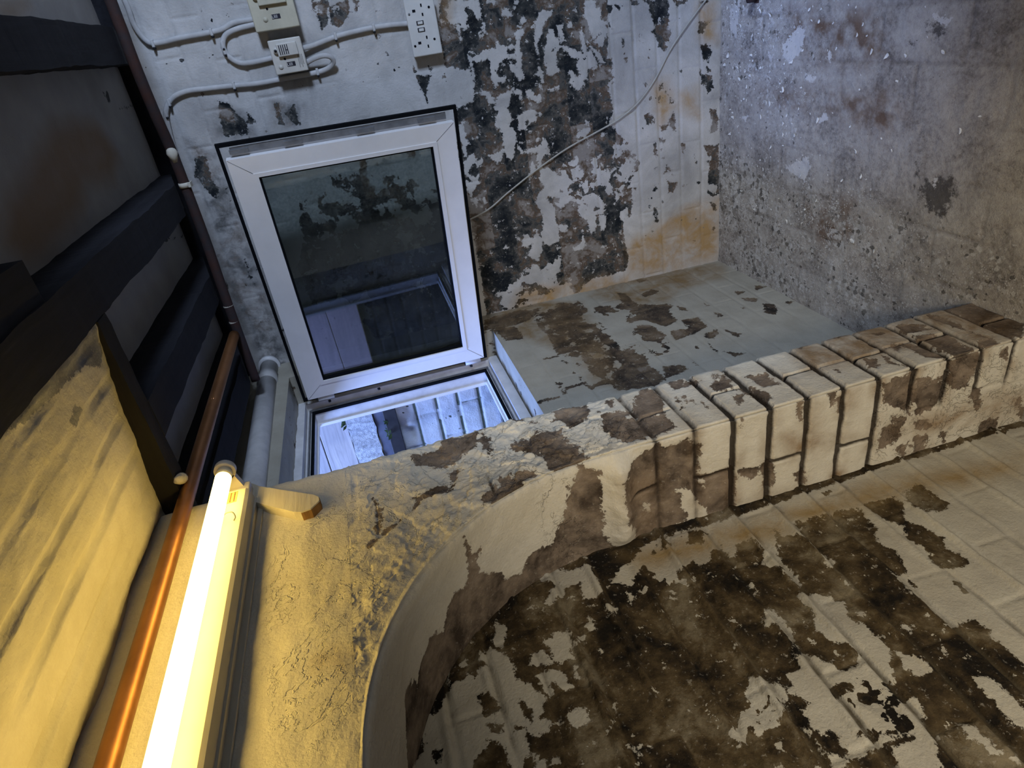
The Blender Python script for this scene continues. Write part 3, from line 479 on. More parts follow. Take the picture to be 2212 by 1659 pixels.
def wall_left():
    """pier and arch that stand one brick in front of the back wall: front face and soffit in one sheet"""
    t1 = np.linspace(-.01, ZC, 330); th = np.linspace(0, PI/2, 250)[1:]
    S = np.concatenate([t1, ZC+RA*th])
    vert = S <= ZC
    TH = np.where(vert, 0, (S-ZC)/RA)
    xe = np.where(vert, XJ, XC-RA*np.cos(TH)); ze = np.where(vert, S, ZC+RA*np.sin(TH))
    nf, ns = 210, 84
    sf = np.linspace(0, 1, nf); sf = 1-(1-sf)**1.25
    XF = XA+(xe[:, None]-XA)*sf[None, :]; ZF = np.repeat(ze[:, None], nf, 1)
    nx = np.where(vert, 1., np.cos(TH)); nz = np.where(vert, 0., -np.sin(TH))
    q = np.linspace(0, YA, ns+1)[1:]
    YS = np.repeat((YA-q)[None, :], len(S), 0); SS = np.repeat(S[:, None], ns, 1)
    aF = masks('F', XF, ZF, 1); aT = masks('T', SS, YS, 1)
    # --- front relief
    def deep(k): return np.where(k <= 8, np.where(k <= 0, .8, 1.), np.where(k <= 10, .55, .0))
    def relief(U, Z, W, perp, seed, fadeq=None):
        k, d = courses(Z+.003*fbm(U*30, np.floor((Z-COURSE0)/COURSE+.5)*3.3, seed))
        jw = .0078+.004*fbm(U*20, Z*20, seed+1)
        g = groove(d, jw)*deep(k)*np.clip(1.15+fbm(U*14, Z*14, seed+2)*1.4, .25, 1)
        kb = np.floor((Z-COURSE0)/COURSE)
        gp = np.zeros_like(g)
        for kk, e in perp.items():
            if e: gp = np.where(kb == kk, groove(U-e[0]*W+.003*fbm(Z*40, Z*0, seed+kk), .0055)*e[1], gp)
        return g, gp
    gF, gpF = relief(XF-XA, ZF, XJ-XA, P1PERP, 41)
    upper = smooth(.80, .90, ZF)
    away = smooth(.0, .10, np.hypot(XF-1.28, np.maximum(ZF-.80, 0)*1.2)-.0)  # soft plaster near the tube
    plas = smooth(1.05, 1.35, ZF)
    gF *= (1-upper); gpF *= (1-upper)
    k, d = courses(ZF); gU = groove(d, .006)*np.clip(fbm(XF*9, ZF*9, 45)*2.6, 0, 1)*upper*(1-.7*plas)
    trow = np.abs(fbm((XF+ZF*.8)*16, (ZF-XF*.8)*55, 47, 3))*2
    rough = upper*(1-.55*plas)
    hF = -.017*np.maximum(gF, gpF)-.009*gU + .0045*fbm(XF*12, ZF*12, 42)+.0018*fbm(XF*60, ZF*60, 43)
    pl8 = smooth(.02, .06, fbm(XF*13+.6*fbm(ZF*9, XF*9, 57), ZF*13, 58))+smooth(.05, .08, fbm(XF*24, ZF*24+.8*fbm(XF*14, ZF*14, 59), 60))
    hF += rough*(.012*fbm(XF*16, ZF*16, 46)+.005*(.5-trow)+.005*fbm(XF*55, ZF*55, 48)+.0035*pl8)
    dr = np.clip(-aF['paint'].reshape(XF.shape)/.006, 0, 1); hF -= .0022*dr
    rim = np.exp(-(np.hypot(XF-XC, ZF-ZC)-RA-.035)**2/.018**2)*(ZF > ZC-.02)
    hF += rim*.006*np.clip(.6+fbm(XF*70, ZF*70, 49)*1.5, 0, 1)
    # --- soffit relief
    gT, gpT = relief(YA-YS, SS, YA, P2PERP, 61)
    brick = 1-smooth(.855, .90, SS+.03*fbm(YS*25, SS*25, 66))
    keep2 = np.where(SS < .30, smooth(.13, .06, YA-YS), 1.)
    gT *= brick*keep2*np.clip(1.2-(YA-YS)*2.4, .25, 1); gpT *= brick*keep2
    hT = -.012*np.maximum(gT, gpT)+.004*fbm(YS*14, SS*14, 62)+.0018*fbm(YS*60, SS*60, 63)+.009*(1-brick)
    lump = np.exp(-((SS-.895)/.026)**2)*smooth(YA+.01, YA-.03, YS)*smooth(-.01, .04, YS)
    hT += lump*(.024+.020*fbm(YS*22, SS*22, 65))
    hT -= .0018*np.clip(-aT['paint'].reshape(SS.shape)/.006, 0, 1)
    # --- assemble with a worn rounded arris
    r = .006+.004*vnoise(S*40, S*0, 71)
    def rd(q): return np.where(q < r[:, None], r[:, None]-np.sqrt(np.maximum(r[:, None]**2-(r[:, None]-q)**2, 0)), 0)
    qf = np.hypot(xe[:, None]-XF, 0); qs = YA-YS
    wT = np.clip(1-qs/.012, 0, 1)*.5; wF = np.clip(1-qf/.012, 0, 1)*.5
    eF = hF[:, -1:]; eT = hT[:, :1]
    offF = hF-rd(qf); offT = hT-rd(qs)
    common = .5*(eF+eT)-.3*np.abs(eF-eT)*(np.minimum(eF, eT) < -.008)
    offF = offF*(1-2*wF)+(common-rd(qf))*2*wF; offT = offT*(1-2*wT)+(common-rd(qs))*2*wT
    PF = np.stack([XF+0*XF, YA+offF, ZF], -1)
    lat = 2*wF*(common-rd(qf))
    PF[..., 0] += lat*nx[:, None]; PF[..., 2] += lat*nz[:, None]
    edge = np.exp(-((XF-XA)/.006)**2)                                   # worn outer arris
    PF[..., 0] += edge*.007*fbm(ZF*30, ZF*0+3, 72); PF[..., 1] -= edge*.005
    PT = np.stack([xe[:, None]+nx[:, None]*offT, YS, ze[:, None]+nz[:, None]*offT], -1)
    PT[..., 1] += 2*wT*(common-rd(qs))
    X = np.concatenate([PF, PT], 1)
    at = {}
    for kx in ('paint', 'mottle', 'stain', 'fade'):
        at[kx] = np.concatenate([aF[kx].reshape(XF.shape), aT[kx].reshape(SS.shape)], 1)
    at['joint'] = np.concatenate([np.maximum(np.maximum(gF, gpF), .8*gU), np.maximum(gT, gpT)], 1)
    def damp(U, Z, seed, amt):
        k, d = courses(Z)
        return np.clip(1-np.abs(d)/.03, 0, 1)*deep(k)*np.clip(.5+fbm(U*16, Z*16, seed)*3, 0, 1)*amt
    at['stain'] = np.maximum(at['stain'], np.concatenate([damp(XF, ZF, 78, .7)*(1-upper), damp(YS, SS, 79, 1.25)*brick], 1))
    o = sheet('wall_left', X, M['F'], at, flip=True)
    # plain wall above the arch
    x = np.linspace(XA, XE, 300); z = np.linspace(ZC+RA, 1.75, 120)
    XX, ZZ = np.meshgrid(x, z, indexing='ij')
    hh = .0045*fbm(XX*12, ZZ*12, 42)+.0018*fbm(XX*60, ZZ*60, 43)+.003*fbm(XX*7, ZZ*20, 52)
    up = .45; tr = np.abs(fbm((XX+ZZ*.8)*16, (ZZ-XX*.8)*55, 47, 3))*2
    hh += up*(.010*fbm(XX*16, ZZ*16, 46)+.005*(.5-tr)+.004*fbm(XX*55, ZZ*55, 48))*smooth(1.72, 1.36, ZZ)
    G = np.stack([XX, YA+hh, ZZ], -1)
    eg = np.exp(-((XX-XA)/.006)**2); G[..., 0] += eg*.007*fbm(ZZ*30, ZZ*0+3, 72); G[..., 1] -= eg*.005
    z0 = np.zeros(XX.size)
    aU = masks('F', XX, ZZ, 1); aU['joint'] = z0
    sheet('upper_wall', G, M['F'], aU, flip=True, kind=None, parent=o)
    # far half of the arch and its pier, out of the picture to the left
    Sx = S[::6]; n2 = 24
    xe2 = 2*XC-xe[::6]; ze2 = ze[::6]; tt = np.linspace(0, 1, n2)
    FX = xe2[:, None]+(XE-xe2[:, None])*tt[None, :]
    TX = np.repeat(xe2[:, None], 8, 1)
    G = np.concatenate([np.stack([TX, np.repeat(np.linspace(0, YA, 8)[None, :], len(Sx), 0), np.repeat(ze2[:, None], 8, 1)], -1), np.stack([FX, FX*0+YA, np.repeat(ze2[:, None], n2, 1)], -1)], 1)
    zz = np.zeros(G.shape[:2])
    sheet('far_pier', G, M['F'], dict(paint=zz+.03, mottle=zz, stain=zz, fade=zz, joint=zz), flip=True, kind=None, parent=o)
    MB().box((XA+.004, .0, 0), (XA+.012, YA-.012, 1.72)).build('return_face', M['F'], o)
    return o
def floor():
    x = np.linspace(-.02, 1.5, 330); y = np.linspace(-.02, 1.3, 300)
    xs = np.concatenate([x, np.linspace(1.5, XE, 60)[1:]]); ys = np.concatenate([y, np.linspace(1.3, YE, 60)[1:]])
    X, Y = np.meshgrid(xs, ys, indexing='ij')
    a = masks('G', X, Y, 0)
    pale = np.full(X.size, -.045); dark = np.full(X.size, -.045); st = np.zeros(X.size)
    for kind, P in polys('G'):
        d = sdist(X.ravel(), Y.ravel(), P)
        if kind == 'W': pale = np.maximum(pale, d)
        elif kind == 'D': dark = np.maximum(dark, d)
        else: st = np.maximum(st, np.clip(.5+d/.06, 0, 1))
    crumbs = np.clip(1.25-X/.55, .25, 1)*np.clip(.55+fbm(X*6, Y*6, 81)*1.5, .2, 1.2)
    crumbs += .5*smooth(.45, .25, Y)
    row = np.floor(Y/.112); dx = np.mod(X+np.where(np.mod(row, 2) == 0, 0, .115), .23); dx = np.minimum(dx, .23-dx)
    dy = np.mod(Y, .112); dy = np.minimum(dy, .112-dy)
    g = np.maximum(groove(dx, .006), groove(dy, .006))*np.clip(fbm(X*4, Y*4, 82)*2.5+.1, 0, .8)
    h = .007*fbm(X*10, Y*10, 83)+.0035*fbm(X*50, Y*50, 84)-.003*g
    return sheet('floor', np.stack([X, Y, h], -1), M['floor'], dict(pale=pale, dark=dark, stain=st, crumbs=crumbs, joint=g))
def ceiling():
    x = np.linspace(-.02, XE, 260); y = np.linspace(-.17, YE, 260)
    X, Y = np.meshgrid(x, y, indexing='ij')
    a = masks('C', X, Y, 1); a['joint'] = np.zeros(X.size)
    h = .004*fbm(X*7, Y*7, 91)+.0015*fbm(X*30, Y*30, 92)
    o = sheet('ceiling', np.stack([X, Y, ZT+h], -1), M['C'], a, flip=True)
    MB().box((-.02, -.17, ZT+.02), (XE, YE, ZT+.045)).build('floor_boards_above', M['joist'], o)
    return o
def trimmer_arch():
    x = np.concatenate([np.linspace(1.028, 1.75, 300), np.linspace(1.75, XE, 60)[1:]]); y = np.linspace(YA-.01, .565, 170)
    X, Y = np.meshgrid(x, y, indexing='ij')
    t = np.clip((Y-YA)/(.56-YA), 0, 1)
    z = 1.680-.036*t**1.3
    d = np.mod(Y-YA+.006*fbm(X*6, np.floor((Y-YA)/.068), 94), .068); d = np.minimum(d, .068-d)
    row = np.floor((Y-YA)/.068+.5)
    g = groove(d, .012)*np.clip(.56+fbm(X*5, row*2.2, 95)*2.4, 0, .85)*smooth(1.0, 1.12, X)
    h = .012*g+.007*fbm(X*9, Y*14, 96)+.0025*fbm(X*45, Y*45, 97)+.003*np.abs(fbm(X*12, Y*40, 98))
    z = z+h
    z0 = np.full(X.size, .045)
    pk = sdist(X.ravel(), Y.ravel(), np.array([[1.03, .52], [1.05, .50], [1.12, .53], [1.3, .545], [1.4, .575], [1.03, .575]]))
    pk2 = sdist(X.ravel(), Y.ravel(), np.array([[1.16, .49], [1.2, .475], [1.22, .50], [1.18, .515]]))
    paint = np.minimum(z0, -np.maximum(pk, pk2)+.004)
    zz = np.zeros(X.size)
    return sheet('ceiling_trimmer_arch', np.stack([X, Y, z], -1), M['Y'], dict(paint=paint, mottle=zz, stain=zz, fade=zz, joint=.35*g), flip=True)
wall_right(); wall_back(); wall_left(); floor(); ceiling(); trimmer_arch()

# ------------------------------------------------------------------ joists
def beam(name, lo, hi, mat, label, group, wob=.004, axis=0, taper=False):
    """rough-sawn beam: subdivided along its length with wandering arrises"""
    n = max(8, int((hi[axis]-lo[axis])/.02)); m = MB(); vs = []
    for i in range(n+1):
        s = lo[axis]+(hi[axis]-lo[axis])*i/n
        a, b = [(1, 2), (0, 2)][axis == 1]
        for (u, v) in ((lo[a], lo[b]), (hi[a], lo[b]), (hi[a], hi[b]), (lo[a], hi[b])):
            w = wob*float(fbm(np.array([s*13+u*50]), np.array([v*40]), int(abs(u*1000)) % 97)[0])*2
            cut = max(0, .27-s)/.27*.062 if taper and v == lo[b] else 0
            p = [0, 0, 0]; p[axis] = s; p[a] = u+w; p[b] = v+cut+(w*.6 if v == lo[b] else 0)
            vs.append(p)
    fs = [(4*i+k, 4*i+(k+1) % 4, 4*i+4+(k+1) % 4, 4*i+4+k) for i in range(n) for k in range(4)]+[(0, 1, 2, 3), (4*n+3, 4*n+2, 4*n+1, 4*n)]
    m.add(vs, fs)
    o = m.build(name, mat, None, None, org=((lo[0]+hi[0])/2, (lo[1]+hi[1])/2, lo[2]))
    return tag(o, label, 'beam', group)
JG = 'ceiling joists'
beam('ceiling_joist', (.0, .915, ZB), (XE, .988, ZT+.01), M['joist'], 'dark ceiling joist nearest the beige switch boxes', JG, taper=True)
beam('ceiling_joist', (.0, .566, ZB), (XE, .642, ZT+.01), M['joist'], 'wide dark ceiling joist beside the brown stain and the yellow lit plaster', JG, taper=True)
beam('ceiling_joist', (.0, .330, ZB), (.985, .404, ZT+.01), M['joist'], 'dark ceiling joist meeting the trimmer, one bay before the window wall', JG, taper=True)
beam('ceiling_joist', (.0, .075, ZB), (.985, .158, ZT+.01), M['joist'], 'dark ceiling joist over the copper pipe, closest to the window', JG, taper=True)
beam('trimmer_joist', (.985, -.0, ZB), (1.028, .566, ZT+.01), M['trimmer'], 'short dusty dark timber between the yellow plaster and the joist ends', JG, axis=1)
beam('timber_cleat', (1.14, .642, ZB+.004), (1.55, .70, ZT+.01), M['joist'], 'black timber block fixed against the wide joist above the stain', JG)
beam('wall_plate', (.004, -.0, 1.672), (.040, 1.3, ZT+.01), M['joist'], 'dark timber plate along the ceiling edge behind the iron pipe', 'ceiling timbers', axis=1)

# ------------------------------------------------------------------ window
def window():
    w = empty('window_1', (.15, -.12, .90)); w['kind'] = 'structure'
    fx0, fx1, fz0, fz1 = .115, .775, .897, 1.572
    ix0, ix1, iz0, iz1 = .166, .722, .948, 1.518
    y0, y1 = -.168, -.098
    f = MB()
    def rails(m, ox0, ox1, oz0, oz1, nx0, nx1, nz0, nz1, ya, yb):
        m.prism([(ox0, oz0), (ox1, oz0), (nx1, nz0), (nx0, nz0)], 1, ya, yb)
        m.prism([(ox0, oz1), (nx0, nz1), (nx1, nz1), (ox1, oz1)], 1, ya, yb)
        m.prism([(ox0, oz0), (nx0, nz0), (nx0, nz1), (ox0, oz1)], 1, ya, yb)
        m.prism([(ox1, oz0), (ox1, oz1), (nx1, nz1), (nx1, nz0)], 1, ya, yb)
    rails(f, fx0, fx1, fz0, fz1, ix0, ix1, iz0, iz1, y0, y1-.028)
    rails(f, fx0, fx1, fz0, fz1, ix0-.020, ix1+.020, iz0-.020, iz1+.020, y1-.028, y1)
    frame = f.build('window_frame', M['upvc_dirty'], w)
    g = MB(); rails(g, ix0-.004, ix1+.004, iz0-.004, iz1+.004, ix0+.004, ix1-.004, iz0+.004, iz1-.004, y1-.029, y1-.021)
    g.build('frame_gasket', M['rubber'], frame)
    c = MB(); rails(c, ix0-.012, ix1+.012, iz0-.012, iz1+.012, ix0-.008, ix1+.008, iz0-.008, iz1+.008, y1-.03, y1-.018)
    c.build('drainage_channel', M['steel'], frame)
    ol = MB(); rails(ol, ix0-.004, ix1+.004, iz0-.004, iz1+.004, ix0+.006, ix1-.006, iz0+.006, iz1-.006, y0-.006, y0+.004)
    ol.build('outer_edge_strip', M['upvc'], frame)
    for px, pz in ((.155, .99), (.155, 1.30), (.155, 1.46)):
        MB().tube([(px, y1-.004, pz), (px, y1+.0012, pz)], .0045, 12).build('fixing_screw', M['nail'], frame)
    # opened leaf: local frame u along the leaf from the hinge, v up, n towards the room
    O = Vector((.1488, -.085, .9321))
    Rm = Matrix(((.9868, .1575, .0369), (-.1583, .9872, .02), (-.0333, -.0256, .9991)))
    def T(p): return O+Rm @ Vector((p[2], p[0], p[1]))               # p = (u, v, n)
    Wd, Ht = .8002, .6028
    s = empty('opened_sash', tuple(O)); s.parent = w; s.location = O-w.location
    s['label'] = 'opened window leaf folded back along the wall'
    def ring(m, a, b, c, d, e, f2, g2, h, n0, n1):
        """mitred rectangular ring: outer u a..b, v c..d; inner u e..f2, v g2..h"""
        for q in ([(a, c), (b, c), (f2, g2), (e, g2)], [(a, d), (e, h), (f2, h), (b, d)], [(a, c), (e, g2), (e, h), (a, d)], [(b, c), (b, d), (f2, h), (f2, g2)]):
            n = 4
            vs = [T((x, y, n0)) for x, y in q]+[T((x, y, n1)) for x, y in q]
            m.add(vs, [(0, 1, 2, 3), (7, 6, 5, 4), (0, 4, 5, 1), (1, 5, 6, 2), (2, 6, 7, 3), (3, 7, 4, 0)])
    m = MB(); ring(m, .030, Wd-.030, .030, Ht-.030, .075, Wd-.085, .075, Ht-.075, -.050, -.006)
    ring(m, .014, Wd-.036, .014, Ht-.016, .066, Wd-.082, .072, Ht-.072, -.007, .016)
    ring(m, .060, Wd-.078, .066, Ht-.066, .072, Wd-.088, .078, Ht-.078, .004, .0185)
    fr = m.build('sash_frame', M['upvc'], s)
    m = MB(); ring(m, 0, Wd, 0, Ht, .007, Wd-.009, .007, Ht-.007, -.010, .001); m.build('outer_gasket', M['rubber'], fr)
    m = MB(); ring(m, .071, Wd-.087, .077, Ht-.077, .0765, Wd-.0925, .0825, Ht-.0825, .000, .0135); m.build('glazing_gasket', M['rubber'], s)
    m = MB()
    for n_ in (.001, -.022):
        m.add([T(q) for q in ((.074, .08, n_), (Wd-.09, .08, n_), (Wd-.09, Ht-.08, n_), (.074, Ht-.08, n_))], [(0, 1, 2, 3)])
    gl = MB().add([T((u, v, n_)) for n_ in (.001, -.004) for u, v in ((.072, .078), (Wd-.088, .078), (Wd-.088, Ht-.078), (.072, Ht-.078))],
                  [(0, 1, 2, 3), (7, 6, 5, 4), (0, 4, 5, 1), (1, 5, 6, 2), (2, 6, 7, 3), (3, 7, 4, 0)])
    gl.build('glass_pane', M['glass'], s)
    m = MB(); m.box((Wd-.030, .03, -.008), (Wd-.014, Ht-.03, -.002), T=T); ls = m.build('lock_strip', M['steel'], fr)
    for v in (.06, .22, .40, .53):
        MB().box((Wd-.028, v, -.004), (Wd-.018, v+.045, .004), T=T).build('locking_cam', M['steel'], fr)
    for v in (.045, Ht-.075):
        h = MB(); h.tube([T((.0, v-.02, .004)), T((.0, v+.03, .004))], .008, 12); h.box((-.01, v-.018, -.01), (.03, v+.026, .001), T=T)
        h.build('hinge', M['upvc_dirty'], s)
    # mitre lines read as thin dark seams
    m = MB()
    for a, b in (((.016, .016), (.064, .070)), ((.016, Ht-.018), (.064, Ht-.070)), ((Wd-.038, .016), (Wd-.080, .070)), ((Wd-.038, Ht-.018), (Wd-.080, Ht-.070))):
        m.tube([T((a[0], a[1], .0158)), T((b[0], b[1], .0158))], .0007, 6)
    m.build('mitre_seam', M['steel'], fr)
window()

# ------------------------------------------------------------------ outside, seen through the window and mirrored in its glass
def outside():
    y = np.linspace(-1.5, -.165, 200); z = np.linspace(.0, 1.272, 220)
    Y, Z = np.meshgrid(y, z, indexing='ij')
    k, d = courses(Z-.012); g = groove(d, .007); g2 = groove(perps(Y, Z, .225, 3, .05), .006)
    h = -.006*np.maximum(g, g2*.8)+.006*fbm(Y*10, Z*10, 101)+.003*fbm(Y*45, Z*45, 102)
    lump = np.exp(-((Z-1.235)/.02)**2)*.018*np.clip(fbm(Y*18, Z*3, 104)*3, -.6, 1)
    p = .02+.05*fbm(Y*12, Z*12, 103).ravel()
    zz = np.zeros(Y.size)
    o = sheet('wall_outside', np.stack([.10+h+lump, Y, Z], -1), M['outbrick'], dict(paint=p, mottle=zz+.15, stain=zz, fade=zz, joint=(.75*np.maximum(g, g2*.6)*(vnoise(Y*14, Z*25, 9) > .35)).ravel()), flip=False)
    X2 = np.stack([np.full_like(Y, 1.25)-h, Y, Z], -1)
    sheet('facing_wall', X2, M['shaded_brick'], dict(paint=p-.06, mottle=zz+.15, stain=zz, fade=zz, joint=zz), flip=True, kind=None, parent=o)
    MB().box((.06, -1.54, 0), (1.3, -1.5, 1.27)).build('end_wall', M['shaded_brick'], o)
    MB().box((.06, -1.5, -.02), (1.3, -.17, .0)).build('light_well_floor', M['slab'], o)
    a = MB(); a.box((.078, -1.4, 1.275), (.128, -.172, 1.300), .002); a.box((.120, -1.4, 1.268), (.130, -.172, 1.312), .002)
    tag(a.build('steel_angle', M['ledge'], org=(.10, -.8, 1.275)), 'dark steel angle along the top of the outside brick wall', 'beam')
    tag(MB().box((.075, -1.4, 1.302), (.112, -.174, 1.345), .003).build('slate_strip', M['slate'], org=(.09, -.8, 1.302)), 'blue grey strip between the dark steel angle and the pale slab', 'strip')
    n = 60; vs = []; rnd = random.Random(3)
    m = MB()
    for i in range(n+1):
        yy = -1.4+(1.4-.176)*i/n
        for (x, zc) in ((.06, 1.347), (.118, 1.347), (.118, 1.436), (.06, 1.436)):
            vs.append((x+rnd.uniform(-.003, .003), yy, zc+rnd.uniform(-.003, .003)))
    m.add(vs, [(4*i+k, 4*i+(k+1) % 4, 4*i+4+(k+1) % 4, 4*i+4+k) for i in range(n) for k in range(4)]+[(0, 1, 2, 3), (4*n+3, 4*n+2, 4*n+1, 4*n)])
    tag(m.build('coping_slab', M['slab'], org=(.09, -.8, 1.347)), 'pale pitted concrete slab seen through the window', 'slab')
    for i, (z0, z1, lab) in enumerate(((1.438, 1.532, 'grey weathered fence board above the pale slab outside'), (1.535, 1.63, 'reddish brown edge of the second fence board, at the top of the window'))):
        tag(MB().box((.085, -1.4, z0), (.107, -.176, z1), .002).build('fence_board', M['board2'], org=(.095, -.8, z0)), lab, 'board', 'fence boards outside')
    for i in range(3):
        z0 = 1.275+i*.15
        nm = ('lowest', 'middle', 'top')[i]
        tag(MB().box((1.235, -1.4, z0), (1.257, -.176, z0+.147), .002).build('fence_board', M['board'], org=(1.245, -.8, z0)), '%s pinkish board reflected in the window glass' % nm, 'board', 'boards mirrored in the glass')
    for q, (yy, zz_, lab) in enumerate(((-.27, 1.30, 'small green weed sprouting above the dark steel angle'), (-.20, 1.436, 'mossy tuft on the edge of the pale slab'))):
        t = empty('weed', (.118, yy, zz_)); tag(t, lab, 'plant', 'weeds outside')
        rr = random.Random(20+q)
        for j in range(16):
            a = rr.uniform(-1.2, 1.2); L = rr.uniform(.012, .032); b = Vector((.118+rr.uniform(0, .014), yy+rr.uniform(-.025, .025), zz_))
            dirv = Vector((rr.uniform(.05, .6), math.sin(a), rr.uniform(.3, 1))).normalized(); side = dirv.cross(Vector((1, .2, .1))).normalized()
            pts = [b, b+dirv*L*.5+side*L*.22, b+dirv*L, b+dirv*L*.5-side*L*.22]
            MB().add(pts+[p+Vector((.0006, 0, 0)) for p in pts], [(0, 1, 2, 3), (7, 6, 5, 4), (0, 4, 5, 1), (1, 5, 6, 2), (2, 6, 7, 3), (3, 7, 4, 0)]).build('leaf', M['leaf'], t)
outside()

# ------------------------------------------------------------------ electrics on the right wall
def socket():
    y0, y1, z0, z1 = .822, .968, .884, .967
    t = empty('double_socket', (.0, .895, .925)); tag(t, 'white double socket with two switches beside the dark peeled area', 'socket')
    MB().box((.002, y0+.003, z0+.003), (.030, y1-.003, z1-.003), .004).build('back_box', M['socket'], t)
    fp = MB().box((.029, y0, z0), (.038, y1, z1), .0035).build('faceplate', M['socket'], t)
    x = .0382
    for yc in (.934, .856):
        MB().box((x-.004, yc-.0022, .9395), (x+.0004, yc+.0022, .9485)).build('earth_slot', M['hole'], t) if False else None
        MB().box((x-.003, yc-.0032, .9395), (x+.0004, yc+.0032, .9480)).build('earth_slot', M['hole'], t)
        for dy in (-.011, .011):
            MB().box((x-.003, yc+dy-.0038, .9195), (x+.0004, yc+dy+.0038, .9235)).build('pin_slot', M['hole'], t)
        for zc, mm in ((.9580, None), (.9010, None)):
            MB().tube([(x-.002, yc-(.006 if zc > .93 else -.004), zc), (x+.0006, yc-(.006 if zc > .93 else -.004), zc)], .0032, 14).build('screw', M['steel'] if (yc > .9 and zc > .93) else M['hole'], t)
    for yc in (.9040, .8870):
        MB().box((x-.002, yc-.0052, .9225), (x+.0005, yc+.0052, .9425)).build('switch_surround', M['darkprint'], t)
        MB().box((x-.002, yc-.0036, .9255), (x+.0032, yc+.0036, .9395), .0008).build('rocker_switch', M['socket'], t)
    return t
def switch_box(y0, y1, z0, z1, label, mat, labelled):
    t = empty('switch_box', (.0, (y0+y1)/2, (z0+z1)/2)); tag(t, label, 'switch box', 'switch boxes')
    d = .050; w = y1-y0; hgt = z1-z0
    MB().box((.002, y0, z0), (d, y1, z1), .003).build('box_body', mat, t)
    # screwed cover flap with a lug at its upper end, on the half away from the window
    fy0, fy1 = y0+.50*w, y1-.12*w
    cf = MB().box((d-.002, fy0, z0+.16*hgt), (d+.010, fy1, z1-.22*hgt), .0022)
    cf.tube([(d-.001, (fy0+fy1)/2, z1-.20*hgt), (d+.006, (fy0+fy1)/2, z1-.20*hgt)], .0085, 16)
    fl = cf.build('cover_flap', M['grey_plastic'] if labelled else mat, t)
    MB().tube([(d+.006, (fy0+fy1)/2, z1-.17*hgt), (d+.0075, (fy0+fy1)/2, z1-.17*hgt)], .0036, 12).build('flap_screw', M['nail'] if labelled else M['steel'], fl)
    if labelled:
        for i in range(5):
            zz = z1-.30*hgt-i*.0052
            MB().box((d+.0099, fy0+.004, zz-.0012), (d+.0104, fy1-.004, zz+.0012)).build('louvre_mark', M['darkprint'], fl)
        MB().box((d+.0099, fy0+.013, z0+.44*hgt), (d+.0103, fy0+.0155, z0+.53*hgt)).build('printed_mark', M['darkprint'], fl)
    MB().tube([(d-.001, y0+.43*w, z0+.62*hgt), (d+.0006, y0+.43*w, z0+.62*hgt)], .0030, 12).build('body_screw', M['hole'], t)
    # maker's badge: small dark tag with pale letters on the lower half
    by, bz = y0+.26*w, z0+.47*hgt
    b = MB().box((d-.001, by-.0055, bz-.011), (d+.0005, by+.0055, bz+.011), 0).build('badge', M['darkprint'], t)
    for i, zz in enumerate((.0085, .0035, -.0015)):
        q = MB()
        if i == 0:
            q.box((d+.0004, by-.004, bz+zz-.0016), (d+.0008, by-.0025, bz+zz+.0016)); q.box((d+.0004, by-.004, bz+zz+.0008), (d+.0008, by+.004, bz+zz+.0016))
        else:
            q.box((d+.0004, by-.004, bz+zz-.0016), (d+.0008, by+.004, bz+zz-.0009)); q.box((d+.0004, by-.004, bz+zz+.0009), (d+.0008, by+.004, bz+zz+.0016))
            q.box((d+.0004, by-.0005, bz+zz-.0016), (d+.0008, by+.0005, bz+zz+.0016))
        q.build('badge_letter', M['whiteprint'], b)
    MB().tube([(d-.001, by-.004, bz+.028), (d+.0003, by-.004, bz+.028)], .0065, 20).build('embossed_mark', M['beige'] if not labelled else M['grey_plastic'], t)
    if labelled:
        q = MB().box((d-.001, y0+.10*w, z0+.06*hgt), (d+.0003, y0+.52*w, z0+.24*hgt)).build('rating_label', M['grey_plastic'], t)
        for i in range(4):
            zz = z0+.09*hgt+i*.0036
            MB().box((d+.0002, y0+(.12 if i % 2 else .2)*w, zz-.0005), (d+.0006, y0+.50*w, zz+.0005)).build('printed_line', M['darkprint'], q)
    return t
def cable(name, pts, label, r=.0066, mat='cable', cat='cable', group='white cables on the wall'):
    P = spline([(p[2] if len(p) > 2 else .011, p[0], p[1]) for p in pts], 10)
    o = MB().tube(P, r, 12, flat=.62, up=(1, 0, 0)).build(name, M[mat], org=tuple(P[0]))
    return tag(o, label, cat, group)
socket()
switch_box(.941, 1.055, 1.249, 1.362, 'beige switch box with plain flap, at the edge of the picture', M['beige'], False)
switch_box(.836, .919, 1.257, 1.342, 'grey switch box with printed label, nearer the window', M['grey_plastic'], True)
cable('electric_cable', [(1.20, 1.667), (1.056, 1.652), (1.004, 1.652), (.968, 1.640), (.955, 1.618), (.958, 1.554), (.961, 1.459), (.973, 1.413), (.974, 1.36)], 'white cable running from the ceiling corner to the beige switch box')
cable('electric_cable', [(.962, 1.36), (.958, 1.41), (.948, 1.443), (.926, 1.457), (.901, 1.453), (.880, 1.430), (.876, 1.395), (.879, 1.335)], 'white cable looping between the two switch boxes')
cable('electric_cable', [(.853, 1.262, .02), (.862, 1.232, .03), (.864, 1.207, .034), (.857, 1.190, .03), (.843, 1.188, .022), (.831, 1.208, .013), (.826, 1.245), (.825, 1.32), (.824, 1.396), (.828, 1.456), (.832, 1.528), (.834, 1.585), (.824, 1.625), (.800, 1.650), (.765, 1.660), (.68, 1.667), (.5, 1.668), (.3, 1.667)], 'long white cable from the grey switch box bending along the iron pipe')
cable('electric_cable', [(.889, 1.262, .02), (.893, 1.225, .014), (.904, 1.165), (.9095, 1.10), (.911, 1.03), (.907, .955)], 'white cable between the grey switch box and the double socket')
